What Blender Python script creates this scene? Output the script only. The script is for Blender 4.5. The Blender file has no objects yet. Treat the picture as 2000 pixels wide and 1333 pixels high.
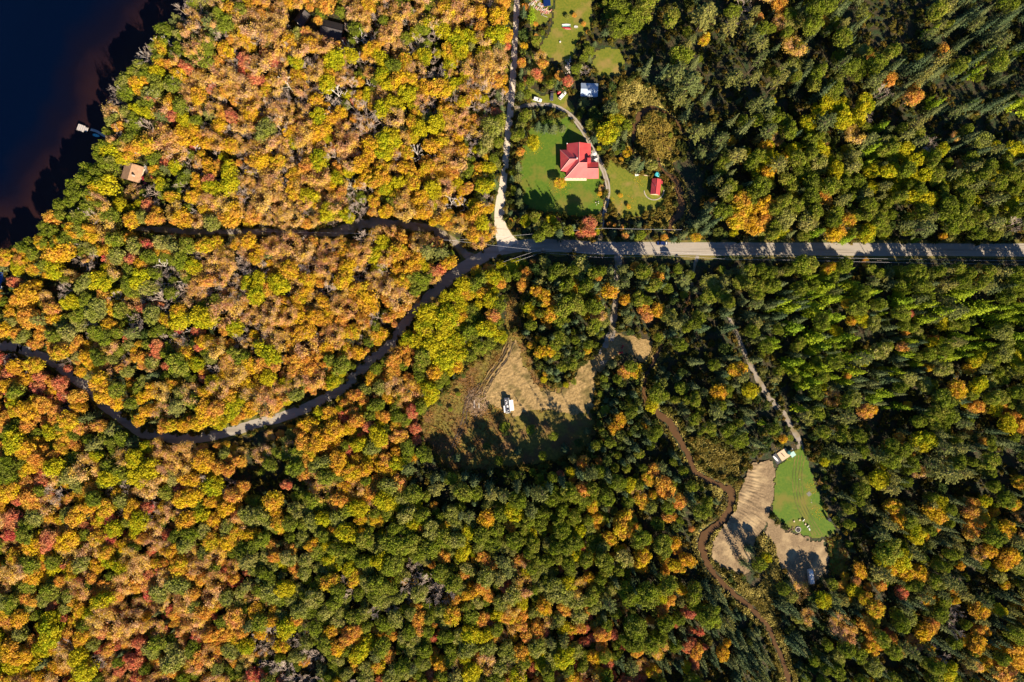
import bpy, bmesh, math, random
import numpy as np
from math import pi, sin, cos, radians
random.seed(7); rng = np.random.default_rng(11)

# ------------------------------------------------------------------ camera, sky, sun
S = 0.27          # metres per photograph pixel on the ground
H = 360.0         # camera height
scene = bpy.context.scene
def W(px, py, z=0.0):
    k = (1 - z / H) * S
    return ((px - 1000) * k, (666.5 - py) * k, z)
cam = bpy.data.cameras.new('camera'); camo = bpy.data.objects.new('camera', cam)
scene.collection.objects.link(camo); scene.camera = camo
camo.location = (0, 0, H); cam.lens = 24; cam.sensor_width = 36; cam.clip_start = 1; cam.clip_end = 9000
SHX, SHY = -0.49, 0.87                 # direction in which shadows fall
EL = radians(33)
sd = bpy.data.lights.new('sun', 'SUN'); so = bpy.data.objects.new('sun', sd); scene.collection.objects.link(so)
sd.energy = 5.0; sd.angle = radians(0.5); sd.color = (1.0, 0.83, 0.61)
from mathutils import Vector, Matrix
ldir = Vector((SHX * cos(EL), SHY * cos(EL), -sin(EL)))
so.rotation_euler = ldir.to_track_quat('-Z', 'Y').to_euler()
world = bpy.data.worlds.new('World'); scene.world = world; world.use_nodes = True
nt = world.node_tree; nt.nodes.clear()
sky = nt.nodes.new('ShaderNodeTexSky'); sky.sky_type = 'NISHITA'; sky.sun_disc = False
sky.air_density = 1.0; sky.dust_density = 0.0; sky.ozone_density = 10.0; sky.sun_elevation = EL; sky.sun_rotation = math.atan2(-SHX, -SHY) % (2 * pi)
bg = nt.nodes.new('ShaderNodeBackground'); bg.inputs[1].default_value = 0.06
wo = nt.nodes.new('ShaderNodeOutputWorld'); nt.links.new(sky.outputs[0], bg.inputs[0]); nt.links.new(bg.outputs[0], wo.inputs[0])
scene.view_settings.view_transform = 'Standard'; scene.view_settings.look = 'None'
scene.view_settings.gamma = 1.0; scene.view_settings.use_curve_mapping = False
scene.view_settings.exposure = 1.15
C = scene.collection

# ------------------------------------------------------------------ helpers
def tag(o, label=None, cat=None, group=None, kind=None):
    if label: o['label'] = label
    if cat: o['category'] = cat
    if group: o['group'] = group
    if kind: o['kind'] = kind
    return o
def empty(name, loc, rz=0, label=None, cat=None, group=None):
    o = bpy.data.objects.new(name, None); C.objects.link(o); o.location = loc; o.rotation_euler = (0, 0, rz)
    o.empty_display_size = 0.5
    return tag(o, label, cat, group)
def mesh_np(name, co, faces=None, loops=None, starts=None, totals=None):
    me = bpy.data.meshes.new(name)
    co = np.asarray(co, dtype=np.float32)
    me.vertices.add(len(co)); me.vertices.foreach_set('co', co.ravel())
    if faces is not None:
        faces = np.asarray(faces, dtype=np.int32); n, k = faces.shape
        loops = faces.ravel(); starts = np.arange(n, dtype=np.int32) * k; totals = np.full(n, k, dtype=np.int32)
    me.loops.add(len(loops)); me.loops.foreach_set('vertex_index', np.asarray(loops, dtype=np.int32))
    me.polygons.add(len(starts)); me.polygons.foreach_set('loop_start', starts); me.polygons.foreach_set('loop_total', totals)
    me.update(calc_edges=True)
    return me
def add_obj(name, me, mats=None, parent=None, coll=True):
    o = bpy.data.objects.new(name, me)
    if mats is not None:
        for m in (mats if isinstance(mats, (list, tuple)) else [mats]): me.materials.append(m)
    if coll: C.objects.link(o)
    if parent is not None: o.parent = parent
    return o
class MB:
    """collects shapes and links them as one mesh object"""
    def __init__(s): s.v = []; s.f = []; s.m = []
    def add(s, vs, fs, mi=0):
        b = len(s.v); s.v += [tuple(v) for v in vs]; s.f += [tuple(i + b for i in f) for f in fs]; s.m += [mi] * len(fs); return s
    def box(s, c, d, rz=0, mi=0, bev=0.0, ry=0):
        hx, hy, hz = d[0] / 2, d[1] / 2, d[2] / 2
        R = Matrix.Rotation(rz, 3, 'Z') @ Matrix.Rotation(ry, 3, 'Y')
        if bev <= 0:
            vs = [(x, y, z) for z in (-hz, hz) for (x, y) in ((-hx, -hy), (hx, -hy), (hx, hy), (-hx, hy))]
            fs = [(3, 2, 1, 0), (4, 5, 6, 7), (0, 1, 5, 4), (1, 2, 6, 5), (2, 3, 7, 6), (3, 0, 4, 7)]
        else:
            b = bev; rings = []
            for z, i in ((-hz, b), (-hz + b, 0), (hz - b, 0), (hz, b)):
                X, Y = hx - i, hy - i
                rings.append([(-X + b, -Y, z), (X - b, -Y, z), (X, -Y + b, z), (X, Y - b, z), (X - b, Y, z), (-X + b, Y, z), (-X, Y - b, z), (-X, -Y + b, z)])
            vs = sum(rings, []); fs = [tuple(range(7, -1, -1)), tuple(range(24, 32))]
            for r in range(3):
                for k in range(8): fs.append((r * 8 + k, r * 8 + (k + 1) % 8, r * 8 + 8 + (k + 1) % 8, r * 8 + 8 + k))
        vs = [tuple(R @ Vector(v) + Vector(c)) for v in vs]
        return s.add(vs, fs, mi)
    def tube(s, p0, p1, r0, r1=None, n=6, mi=0, cap=True):
        if r1 is None: r1 = r0
        p0, p1 = Vector(p0), Vector(p1); d = (p1 - p0)
        if d.length < 1e-6: return s
        d.normalize(); a = d.orthogonal().normalized(); b = d.cross(a)
        vs = [p0 + (a * cos(2 * pi * k / n) + b * sin(2 * pi * k / n)) * r0 for k in range(n)] + \
             [p1 + (a * cos(2 * pi * k / n) + b * sin(2 * pi * k / n)) * r1 for k in range(n)]
        fs = [(k, (k + 1) % n, n + (k + 1) % n, n + k) for k in range(n)]
        if cap: fs += [tuple(range(n - 1, -1, -1)), tuple(range(n, 2 * n))]
        return s.add(vs, fs, mi)
    def prism(s, pts, z0, z1, mi=0):
        n = len(pts)
        a = sum(pts[i][0] * pts[(i + 1) % n][1] - pts[(i + 1) % n][0] * pts[i][1] for i in range(n))
        if a < 0: pts = pts[::-1]
        vs = [(x, y, z0) for x, y in pts] + [(x, y, z1) for x, y in pts]
        return s.add(vs, [tuple(range(n - 1, -1, -1)), tuple(range(n, 2 * n))] + [(k, (k + 1) % n, n + (k + 1) % n, n + k) for k in range(n)], mi)
    def loft(s, rings, mi=0, cap=True):
        n = len(rings[0]); vs = sum([list(r) for r in rings], []); fs = []
        for i in range(len(rings) - 1):
            for k in range(n): fs.append((i * n + k, i * n + (k + 1) % n, (i + 1) * n + (k + 1) % n, (i + 1) * n + k))
        if cap: fs += [tuple(range(n - 1, -1, -1)), tuple(range((len(rings) - 1) * n, len(rings) * n))]
        return s.add(vs, fs, mi)
    def slab(s, pts, t=0.12, mi=0):
        """a flat face in space with thickness t underneath"""
        n = len(pts); P = [Vector(p) for p in pts]
        nm = (P[1] - P[0]).cross(P[2] - P[0]); nm.normalize()
        if nm.z < 0: P = P[::-1]
        vs = P + [p - Vector((0, 0, t)) for p in P]
        return s.add(vs, [tuple(range(n)), tuple(range(2 * n - 1, n - 1, -1))] + [(k, n + k, n + (k + 1) % n, (k + 1) % n) for k in range(n)], mi)
    def build(s, name, mats, parent=None, smooth=False):
        me = bpy.data.meshes.new(name); me.from_pydata(s.v, [], s.f)
        for m in (mats if isinstance(mats, (list, tuple)) else [mats]): me.materials.append(m)
        if any(s.m): me.polygons.foreach_set('material_index', s.m)
        if smooth: me.polygons.foreach_set('use_smooth', [True] * len(me.polygons))
        me.update(); o = bpy.data.objects.new(name, me); C.objects.link(o)
        if parent is not None: o.parent = parent
        return o

# ------------------------------------------------------------------ materials
def srgb(r, g, b):
    f = lambda c: (c / 255) / 12.92 if c / 255 <= 0.04045 else ((c / 255 + 0.055) / 1.055) ** 2.4
    return (f(r), f(g), f(b))
def mat(name, c1, c2=None, scale=1.0, rough=0.8, metal=0.0, spec=0.3, bump=0.0, bscale=None, c3=None, scale3=0.1, f3=0.5, coat=0, stretch=None):
    m = bpy.data.materials.new(name); m.use_nodes = True; n = m.node_tree.nodes; l = m.node_tree.links
    b = n['Principled BSDF']; b.inputs['Roughness'].default_value = rough; b.inputs['Metallic'].default_value = metal
    b.inputs['Specular IOR Level'].default_value = spec; b.inputs['Coat Weight'].default_value = coat
    tc = n.new('ShaderNodeTexCoord'); vec = tc.outputs['Object']
    if stretch:
        mp = n.new('ShaderNodeMapping'); mp.inputs['Scale'].default_value = stretch; l.new(vec, mp.inputs[0]); vec = mp.outputs[0]
    if c2 is not None:
        t = n.new('ShaderNodeTexNoise'); t.inputs['Scale'].default_value = scale; t.inputs['Detail'].default_value = 8; t.inputs['Roughness'].default_value = 0.65
        l.new(vec, t.inputs[0])
        mr = n.new('ShaderNodeMapRange'); mr.inputs[1].default_value = 0.32; mr.inputs[2].default_value = 0.68; l.new(t.outputs[0], mr.inputs[0])
        mx = n.new('ShaderNodeMix'); mx.data_type = 'RGBA'; mx.inputs[6].default_value = (*c1, 1); mx.inputs[7].default_value = (*c2, 1)
        l.new(mr.outputs[0], mx.inputs[0]); out = mx.outputs[2]
        if c3 is not None:
            t3 = n.new('ShaderNodeTexNoise'); t3.inputs['Scale'].default_value = scale3; t3.inputs['Detail'].default_value = 6; l.new(vec, t3.inputs[0])
            m3 = n.new('ShaderNodeMapRange'); m3.inputs[1].default_value = f3 - 0.06; m3.inputs[2].default_value = f3 + 0.1; l.new(t3.outputs[0], m3.inputs[0])
            x3 = n.new('ShaderNodeMix'); x3.data_type = 'RGBA'; l.new(m3.outputs[0], x3.inputs[0]); l.new(out, x3.inputs[6]); x3.inputs[7].default_value = (*c3, 1); out = x3.outputs[2]
        l.new(out, b.inputs['Base Color'])
    else: b.inputs['Base Color'].default_value = (*c1, 1)
    if bump:
        bt = n.new('ShaderNodeTexNoise'); bt.inputs['Scale'].default_value = bscale or scale * 2; bt.inputs['Detail'].default_value = 6; l.new(vec, bt.inputs[0])
        bp = n.new('ShaderNodeBump'); bp.inputs['Strength'].default_value = 1.0; bp.inputs['Distance'].default_value = bump
        l.new(bt.outputs[0], bp.inputs['Height']); l.new(bp.outputs[0], b.inputs['Normal'])
    return m
def leaf_mat(name, cols, trans=0.3, patch=None, pscale=0.35):
    """leaf colour: one hue per tree from a palette, each leaf clump a little lighter or darker"""
    m = bpy.data.materials.new(name); m.use_nodes = True; n = m.node_tree.nodes; l = m.node_tree.links
    b = n['Principled BSDF']; b.inputs['Roughness'].default_value = 0.75; b.inputs['Specular IOR Level'].default_value = 0.15
    oi = n.new('ShaderNodeObjectInfo'); cr = n.new('ShaderNodeValToRGB'); e = cr.color_ramp.elements
    while len(e) < len(cols): e.new(0.5)
    for i, c in enumerate(cols): e[i].position = i / max(1, len(cols) - 1); e[i].color = (*c, 1)
    at = n.new('ShaderNodeAttribute'); at.attribute_name = 'tint'
    ad = n.new('ShaderNodeMath'); ad.operation = 'ADD'; sc = n.new('ShaderNodeMath'); sc.operation = 'MULTIPLY_ADD'
    sc.inputs[1].default_value = 0.36; sc.inputs[2].default_value = -0.18; l.new(at.outputs['Fac'], sc.inputs[0])
    l.new(oi.outputs['Random'], ad.inputs[0]); l.new(sc.outputs[0], ad.inputs[1]); ad.use_clamp = True
    l.new(ad.outputs[0], cr.inputs[0]); out = cr.outputs[0]
    if patch is not None:
        tc = n.new('ShaderNodeTexCoord'); t = n.new('ShaderNodeTexNoise'); t.inputs['Scale'].default_value = pscale; t.inputs['Detail'].default_value = 2
        t.noise_dimensions = '4D'; sw = n.new('ShaderNodeMath'); sw.operation = 'MULTIPLY'; sw.inputs[1].default_value = 50; l.new(oi.outputs['Random'], sw.inputs[0]); l.new(sw.outputs[0], t.inputs['W'])
        l.new(tc.outputs['Object'], t.inputs[0]); mr = n.new('ShaderNodeMapRange'); mr.inputs[1].default_value = 0.42; mr.inputs[2].default_value = 0.6; l.new(t.outputs[0], mr.inputs[0])
        x = n.new('ShaderNodeMix'); x.data_type = 'RGBA'; l.new(mr.outputs[0], x.inputs[0]); l.new(out, x.inputs[6]); x.inputs[7].default_value = (*patch, 1); out = x.outputs[2]
    hs = n.new('ShaderNodeHueSaturation'); vm = n.new('ShaderNodeMapRange'); vm.inputs[3].default_value = 0.7; vm.inputs[4].default_value = 1.35
    l.new(at.outputs['Fac'], vm.inputs[0]); l.new(vm.outputs[0], hs.inputs['Value']); l.new(out, hs.inputs['Color'])
    l.new(hs.outputs[0], b.inputs['Base Color'])
    tr = n.new('ShaderNodeBsdfTranslucent'); l.new(hs.outputs[0], tr.inputs[0]); mx = n.new('ShaderNodeMixShader'); mx.inputs[0].default_value = trans
    l.new(b.outputs[0], mx.inputs[1]); l.new(tr.outputs[0], mx.inputs[2]); l.new(mx.outputs[0], n['Material Output'].inputs[0])
    return m

M = {}
M['floor'] = mat('forest_floor', (0.022, 0.024, 0.010), (0.070, 0.048, 0.022), 0.35, c3=(0.024, 0.042, 0.012), scale3=0.28, f3=0.50, bump=0.5, bscale=0.9)
M['gravel'] = mat('tan_gravel', (0.30, 0.275, 0.235), (0.36, 0.33, 0.285), 0.6, c3=(0.24, 0.215, 0.18), scale3=0.12, f3=0.56, bump=0.02, bscale=6, stretch=(0.25, 2.2, 1))
M['gravel2'] = mat('pale_gravel', (0.54, 0.47, 0.38), (0.62, 0.55, 0.46), 0.8, bump=0.02, bscale=6)
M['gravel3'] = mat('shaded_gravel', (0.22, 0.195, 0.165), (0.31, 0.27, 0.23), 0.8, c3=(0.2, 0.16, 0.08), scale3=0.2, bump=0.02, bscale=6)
M['rut'] = mat('worn_gravel_wheel_track', (0.37, 0.33, 0.275), (0.30, 0.27, 0.23), 1.2)
M['verge'] = mat('verge_grass', (0.11, 0.11, 0.022), (0.22, 0.16, 0.045), 1.2, c3=(0.07, 0.09, 0.015), scale3=0.15, bump=0.15, bscale=2.5)
M['lawn'] = mat('mown_lawn', (0.050, 0.120, 0.006), (0.105, 0.165, 0.010), 0.8, c3=(0.15, 0.145, 0.02), scale3=0.10, f3=0.54, bump=0.06, bscale=5)
M['lawn2'] = mat('yellowing_lawn', (0.085, 0.13, 0.008), (0.19, 0.185, 0.018), 0.9, c3=(0.25, 0.18, 0.05), scale3=0.10, f3=0.58, bump=0.08, bscale=4)
M['drygrass'] = mat('dry_field_grass', (0.22, 0.175, 0.028), (0.085, 0.075, 0.014), 0.7, c3=(0.14, 0.075, 0.025), scale3=0.12, bump=0.3, bscale=1.5)
M['sand'] = mat('bare_sandy_earth', (0.17, 0.115, 0.04), (0.42, 0.29, 0.125), 1.1, c3=(0.13, 0.10, 0.03), scale3=0.14, f3=0.56, bump=0.25, bscale=1.6)
M['dirt'] = mat('bulldozed_earth', (0.13, 0.088, 0.046), (0.29, 0.208, 0.115), 1.5, c3=(0.37, 0.275, 0.15), scale3=0.12, f3=0.54, bump=0.08, bscale=3)
M['dirt_dark'] = mat('churned_earth', (0.05, 0.035, 0.025), (0.10, 0.07, 0.045), 1.5)
M['reed'] = leaf_mat('reed_blades', [(0.20, 0.17, 0.03), (0.34, 0.22, 0.05), (0.44, 0.26, 0.09)], 0.2)
M['sedge'] = leaf_mat('sedge_blades', [(0.17, 0.19, 0.035), (0.30, 0.27, 0.06), (0.40, 0.33, 0.10)], 0.2)
M['bark'] = mat('brown_bark', (0.07, 0.05, 0.035), (0.13, 0.10, 0.075), 3)
M['twig'] = mat('grey_mauve_twigs', (0.36, 0.28, 0.23), (0.50, 0.41, 0.34), 2)
M['twig2'] = mat('reddish_brown_twigs', (0.42, 0.28, 0.17), (0.55, 0.40, 0.27), 2)
M['snag'] = mat('bleached_dead_wood', (0.62, 0.55, 0.48), (0.75, 0.70, 0.64), 2)
LF = {
 'Y': leaf_mat('golden_leaves', [(0.64, 0.42, 0.022), (0.68, 0.50, 0.018), (0.54, 0.48, 0.020)], 0.42, patch=(0.64, 0.36, 0.05)),
 'L': leaf_mat('lime_yellow_leaves', [(0.30, 0.35, 0.010), (0.42, 0.44, 0.012), (0.54, 0.49, 0.015)], 0.40, patch=(0.52, 0.44, 0.015)),
 'O': leaf_mat('orange_leaves', [(0.62, 0.27, 0.08), (0.68, 0.35, 0.05), (0.64, 0.31, 0.13)], 0.42, patch=(0.68, 0.45, 0.06)),
 'T': leaf_mat('faded_peach_leaves', [(0.69, 0.48, 0.22), (0.71, 0.41, 0.19), (0.60, 0.31, 0.17), (0.62, 0.41, 0.26), (0.67, 0.49, 0.15)], 0.45, patch=(0.68, 0.48, 0.07)),
 'R': leaf_mat('red_leaves', [(0.56, 0.17, 0.13), (0.64, 0.22, 0.10), (0.60, 0.10, 0.10)], 0.40, patch=(0.62, 0.30, 0.12)),
 'G': leaf_mat('olive_leaves', [(0.135, 0.165, 0.022), (0.215, 0.24, 0.030), (0.33, 0.32, 0.052)], 0.38, patch=(0.22, 0.28, 0.018)),
 'D': leaf_mat('dark_green_sprays', [(0.055, 0.095, 0.020), (0.09, 0.13, 0.022), (0.16, 0.18, 0.03)]),
 'P': leaf_mat('pine_needles', [(0.13, 0.165, 0.050), (0.20, 0.22, 0.055), (0.29, 0.27, 0.065)], 0.25),
 'S': leaf_mat('spruce_needles', [(0.055, 0.095, 0.042), (0.085, 0.12, 0.045), (0.13, 0.15, 0.05)], 0.1),
 'K': leaf_mat('tamarack_needles', [(0.17, 0.27, 0.012), (0.23, 0.32, 0.012), (0.31, 0.37, 0.015)], 0.2),
 'V': leaf_mat('grey_green_leaves', [(0.25, 0.27, 0.07), (0.33, 0.33, 0.085), (0.42, 0.38, 0.12)], 0.38, patch=(0.26, 0.29, 0.04)),
}
LF['U'] = leaf_mat('undergrowth_leaves', [(0.05, 0.07, 0.012), (0.10, 0.10, 0.014), (0.18, 0.12, 0.02)])

# ------------------------------------------------------------------ outlines read from the photograph (pixels)
SHORE = [(620, -340), (520, -200), (430, -60), (405, 0), (372, 35), (342, 75), (312, 110), (287, 140), (264, 165), (252, 200), (246, 230), (233, 262), (216, 290),
         (205, 320), (190, 345), (162, 375), (140, 400), (125, 430), (105, 462), (70, 486), (30, 497), (-60, 505), (-400, 520), (-1100, 620), (-3800, 900), (-3800, -3400), (600, -3400)]
LAWN = [(1040, 238), (1075, 230), (1108, 226), (1128, 245), (1148, 275), (1163, 300), (1176, 330), (1182, 365), (1178, 400), (1170, 425), (1140, 428), (1090, 424), (1040, 412), (1018, 395), (1012, 350), (1016, 300), (1030, 262)]
LAWN_N = [(1055, 88), (1072, 66), (1078, 30), (1092, -20), (1152, -20), (1160, 20), (1158, 45), (1140, 75), (1126, 92), (1122, 115), (1112, 122), (1090, 124), (1068, 112), (1052, 105)]
LAWN_P = [(1164, 96), (1190, 90), (1212, 98), (1222, 122), (1212, 148), (1190, 152), (1168, 150), (1155, 128)]
LAWN_E = [(1192, 300), (1196, 312), (1215, 322), (1238, 340), (1262, 340), (1290, 350), (1303, 365), (1306, 383), (1296, 402), (1270, 420), (1250, 425), (1236, 428), (1200, 425), (1191, 390), (1188, 350), (1182, 318)]
YARD = [(1030, 165), (1058, 185), (1075, 182), (1110, 185), (1118, 205), (1125, 222), (1108, 218), (1080, 206), (1050, 208), (1036, 200)]
FIELD = [(994, 648), (1012, 646), (1026, 668), (1045, 705), (1060, 745), (1090, 758), (1112, 742), (1130, 715), (1150, 696), (1163, 715), (1167, 760), (1164, 800), (1168, 850), (1135, 893), (1050, 908), (965, 918), (885, 925), (855, 900), (818, 850), (825, 812), (868, 762), (915, 714), (945, 695), (985, 668)]
SANDY = [(1002, 655), (1010, 668), (1022, 700), (1038, 742), (1060, 762), (1092, 764), (1112, 744), (1132, 716), (1150, 696), (1163, 718), (1167, 760), (1163, 802), (1120, 812), (1080, 800), (1040, 806), (1004, 815), (990, 800), (955, 790), (945, 760), (962, 735), (982, 700)]
STRIP = [(996, 545), (1006, 560), (1014, 600), (1018, 640), (1000, 655), (985, 640), (990, 600)]
PAD = [(1196, 640), (1222, 655), (1262, 660), (1278, 672), (1276, 700), (1262, 712), (1240, 702), (1222, 690), (1200, 700), (1180, 722), (1166, 730), (1152, 716), (1152, 700), (1172, 690), (1184, 668)]
DIRT = [(1468, 904), (1512, 899), (1514, 925), (1509, 985), (1503, 1012), (1482, 1045), (1464, 1078), (1470, 1112), (1452, 1121), (1402, 1105), (1388, 1085), (1391, 1062), (1402, 1045), (1420, 1016), (1436, 998), (1442, 965), (1452, 936)]
SEPATH = [(1500, 1007), (1525, 1027), (1550, 1040), (1572, 1050), (1607, 1058), (1622, 1085), (1619, 1118), (1597, 1135), (1582, 1150), (1545, 1142), (1524, 1105), (1512, 1062), (1492, 1042)]
LAWN_SE = [(1516, 905), (1532, 900), (1550, 880), (1566, 868), (1577, 888), (1590, 935), (1606, 980), (1618, 1010), (1634, 1030), (1630, 1046), (1602, 1054), (1570, 1050), (1545, 1035), (1512, 1010), (1508, 985), (1512, 940)]
MARSH_R = [(1243, 262), (1258, 232), (1275, 222), (1298, 228), (1318, 248), (1322, 280), (1328, 310), (1310, 322), (1285, 318), (1262, 310), (1246, 290)]
MARSH_N = [(1210, 165), (1235, 155), (1275, 175), (1300, 190), (1306, 210), (1270, 205), (1240, 215), (1228, 240), (1212, 220), (1200, 190)]
MARSH_S = [(1345, 862), (1368, 850), (1400, 862), (1432, 880), (1462, 890), (1456, 905), (1440, 930), (1425, 936), (1400, 932), (1378, 915), (1360, 890)]
MARSH_T = [(1478, 1150), (1500, 1120), (1520, 1140), (1515, 1200), (1540, 1260), (1560, 1333), (1556, 1400), (1540, 1400), (1500, 1235), (1470, 1190), (1440, 1160), (1440, 1130)]
MARSH_G = [(1474, 1050), (1492, 1042), (1512, 1062), (1524, 1105), (1530, 1140), (1500, 1130), (1478, 1095)]
MARSH_P = [(1305, 375), (1312, 372), (1316, 400), (1322, 418), (1300, 440), (1276, 445), (1272, 425), (1290, 410)]
SE_GRASS = [(1612, 1052), (1640, 1050), (1655, 1075), (1655, 1115), (1640, 1130), (1622, 1120), (1622, 1085)]
N_GRASS = [(1040, 60), (1075, 40), (1085, 0), (1060, -30), (1030, -30), (1032, 30), (1038, 80), (1052, 110), (1080, 130), (1075, 150), (1050, 165), (1035, 150), (1030, 100)]
MAIN = [(2330, 492), (2000, 489), (1500, 487), (1200, 485), (1100, 481), (1040, 480), (1000, 483), (962, 493), (925, 512), (890, 533), (862, 558), (835, 582), (808, 610), (782, 645), (757, 680), (725, 703), (700, 728), (672, 757), (638, 777), (600, 796), (550, 815), (500, 828), (476, 836), (425, 849), (375, 857), (325, 855), (278, 846), (250, 827), (225, 808), (200, 790), (175, 758), (150, 743), (100, 705), (75, 695), (40, 682), (0, 675), (-340, 640)]
NORTH = [(1016, -340, 11), (1009, 0, 11), (1005, 100, 11), (1000, 180, 12), (994, 240, 12), (989, 300, 12), (983, 358, 14), (977, 395, 18), (976, 433, 21), (984, 462, 30), (994, 482, 44)]
TRACK = [(948, 506, 15), (915, 500, 14), (893, 478, 14), (868, 460, 15), (840, 449, 15), (800, 441, 16), (760, 436, 17), (725, 436, 20), (690, 445, 22), (650, 453, 16), (600, 455, 12), (500, 452, 11), (400, 453, 11), (330, 450, 11), (270, 446, 10), (240, 430, 8)]
DRIVE = [(998, 213, 7.2), (1030, 206, 7.2), (1060, 204, 6.4), (1082, 207, 6.4), (1106, 219, 6.4), (1125, 237, 6.4), (1142, 262, 6.4), (1156, 290, 6.4), (1172, 318, 8.8), (1184, 350, 7.2), (1188, 375, 6.4), (1184, 400, 6.4), (1178, 425, 6.4), (1174, 450, 7.2), (1172, 470, 9.6)]
SLANE = [(1208, 497, 16), (1206, 530, 12), (1203, 570, 11), (1199, 620, 12), (1193, 655, 16), (1184, 685, 22), (1165, 720, 22)]
SELANE = [(1362, 500, 6), (1352, 545, 6), (1358, 570, 5), (1395, 580, 5), (1425, 625, 6), (1440, 655, 7), (1458, 695, 9), (1474, 728, 10), (1488, 755, 11), (1508, 785, 11), (1528, 806, 10), (1545, 832, 10), (1560, 862, 12), (1566, 890, 14)]
CREEK1 = [(1237, 300, 4), (1238, 262, 12), (1243, 238, 13), (1258, 218, 13), (1278, 213, 12), (1300, 222, 10), (1322, 240, 8), (1335, 262, 6)]
CREEK2 = [(1285, 318, 6), (1300, 338, 9), (1318, 352, 14), (1330, 385, 16), (1328, 415, 20), (1312, 435, 16), (1306, 455, 10)]
CREEK3 = [(1300, 520, 8), (1345, 560, 7), (1340, 600, 7), (1300, 660, 8), (1278, 705, 10), (1264, 735, 9), (1258, 760, 10), (1262, 785, 11), (1283, 806, 14), (1306, 824, 18), (1320, 848, 17), (1335, 872, 15), (1348, 900, 14), (1360, 925, 14), (1388, 940, 12), (1412, 953, 14), (1428, 960, 22), (1428, 985, 17), (1418, 1008, 18), (1398, 1028, 18), (1378, 1045, 22), (1372, 1065, 21), (1380, 1095, 17), (1396, 1122, 14), (1420, 1149, 14), (1450, 1174, 13), (1475, 1196, 13), (1497, 1219, 13), (1511, 1249, 12), (1525, 1282, 12), (1537, 1312, 13), (1545, 1345, 13), (1580, 1480, 13), (1640, 1680, 13)]

def cr(pts, per=6):
    """Catmull-Rom through tuples"""
    P = [np.array(p, float) for p in pts]; P = [2 * P[0] - P[1]] + P + [2 * P[-1] - P[-2]]; out = []
    for i in range(1, len(P) - 2):
        for k in range(per):
            t = k / per; a, b, c, d = P[i - 1], P[i], P[i + 1], P[i + 2]
            out.append(0.5 * (2 * b + (c - a) * t + (2 * a - 5 * b + 4 * c - d) * t * t + (3 * b - a - 3 * c + d) * t ** 3))
    out.append(P[-2]); return np.array(out)
def inside(X, Y, poly):
    r = np.zeros(np.shape(X), bool); n = len(poly)
    for i in range(n):
        x0, y0 = poly[i]; x1, y1 = poly[(i + 1) % n]
        if y0 == y1: continue
        c = ((Y > min(y0, y1)) & (Y <= max(y0, y1))); xi = x0 + (Y - y0) * (x1 - x0) / (y1 - y0); r ^= c & (X < xi)
    return r
def polydist(X, Y, pts, closed=False, width=False, pad=75):
    """distance on a grid to a polyline (less half the width given per point), exact within pad of it"""
    best = np.full(np.shape(X), 1e9); n = len(pts); CX, CY = X[0], Y[:, 0]
    for i in range(n if closed else n - 1):
        a = pts[i]; b = pts[(i + 1) % n]; dx, dy = b[0] - a[0], b[1] - a[1]; L = dx * dx + dy * dy + 1e-9
        jc = np.nonzero((CX > min(a[0], b[0]) - pad) & (CX < max(a[0], b[0]) + pad))[0]; ic = np.nonzero((CY > min(a[1], b[1]) - pad) & (CY < max(a[1], b[1]) + pad))[0]
        if not len(jc) or not len(ic): continue
        w_ = (slice(ic[0], ic[-1] + 1), slice(jc[0], jc[-1] + 1)); x_, y_ = X[w_], Y[w_]
        t = np.clip(((x_ - a[0]) * dx + (y_ - a[1]) * dy) / L, 0, 1); d = np.hypot(x_ - a[0] - t * dx, y_ - a[1] - t * dy)
        if width: d = d - (a[2] + (b[2] - a[2]) * t) / 2
        best[w_] = np.minimum(best[w_], d)
    return best
VT = {}
def vnoise(X, Y, s, seed=0):
    """smooth value noise in 0..1"""
    if seed not in VT: VT[seed] = np.random.default_rng(seed).random((128, 128))
    g = VT[seed]; x = np.asarray(X) / s + 1000.37; y = np.asarray(Y) / s + 1000.71
    xi = np.floor(x).astype(int); yi = np.floor(y).astype(int); fx = x - xi; fy = y - yi; fx = fx * fx * (3 - 2 * fx); fy = fy * fy * (3 - 2 * fy)
    G = lambda a, b: g[a % 128, b % 128]
    return (G(xi, yi) * (1 - fx) + G(xi + 1, yi) * fx) * (1 - fy) + (G(xi, yi + 1) * (1 - fx) + G(xi + 1, yi + 1) * fx) * fy

# ------------------------------------------------------------------ ground with the lake basin and the stream bed
def axis(a, b, step, far):
    c = list(np.arange(a, b + 0.01, step)); s = step; x = c[-1]
    while x < far: s *= 1.35; x += s; c.append(x)
    s = step; x = c[0]; L = []
    while x > -far: s *= 1.35; x -= s; L.append(x)
    return np.array(L[::-1] + c)
xs = axis(-300, 300, 1.3, 4200); ys = axis(-215, 215, 1.3, 4200)
GX, GY = np.meshgrid(xs, ys); PX = GX / S + 1000; PY = 666.5 - GY / S
shore_d = polydist(PX, PY, SHORE, True, False, 340) * S; in_lake = inside(PX, PY, SHORE)
CRK = [cr(c, 4) for c in (CREEK1, CREEK2, CREEK3)]
cd = np.minimum.reduce([polydist(PX, PY, c, False, True) for c in CRK]) * S
Z = -0.06 - 0.10 * vnoise(GX, GY, 3.0, 5)
Z = np.where(in_lake, -0.25 - np.minimum(shore_d * 0.05, 3.6) - 0.1 * vnoise(GX, GY, 6, 3), np.where(shore_d < 4, Z - 0.05 * (4 - shore_d), Z))
Z = np.where(cd < 1.0, np.minimum(Z, -0.9 + 0.35 * np.clip(cd + 1.0, 0, 2)), Z)
ny, nx = GX.shape; idx = np.arange(nx * ny).reshape(ny, nx)
F = np.stack([idx[:-1, :-1], idx[:-1, 1:], idx[1:, 1:], idx[1:, :-1]], -1).reshape(-1, 4)
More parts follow.
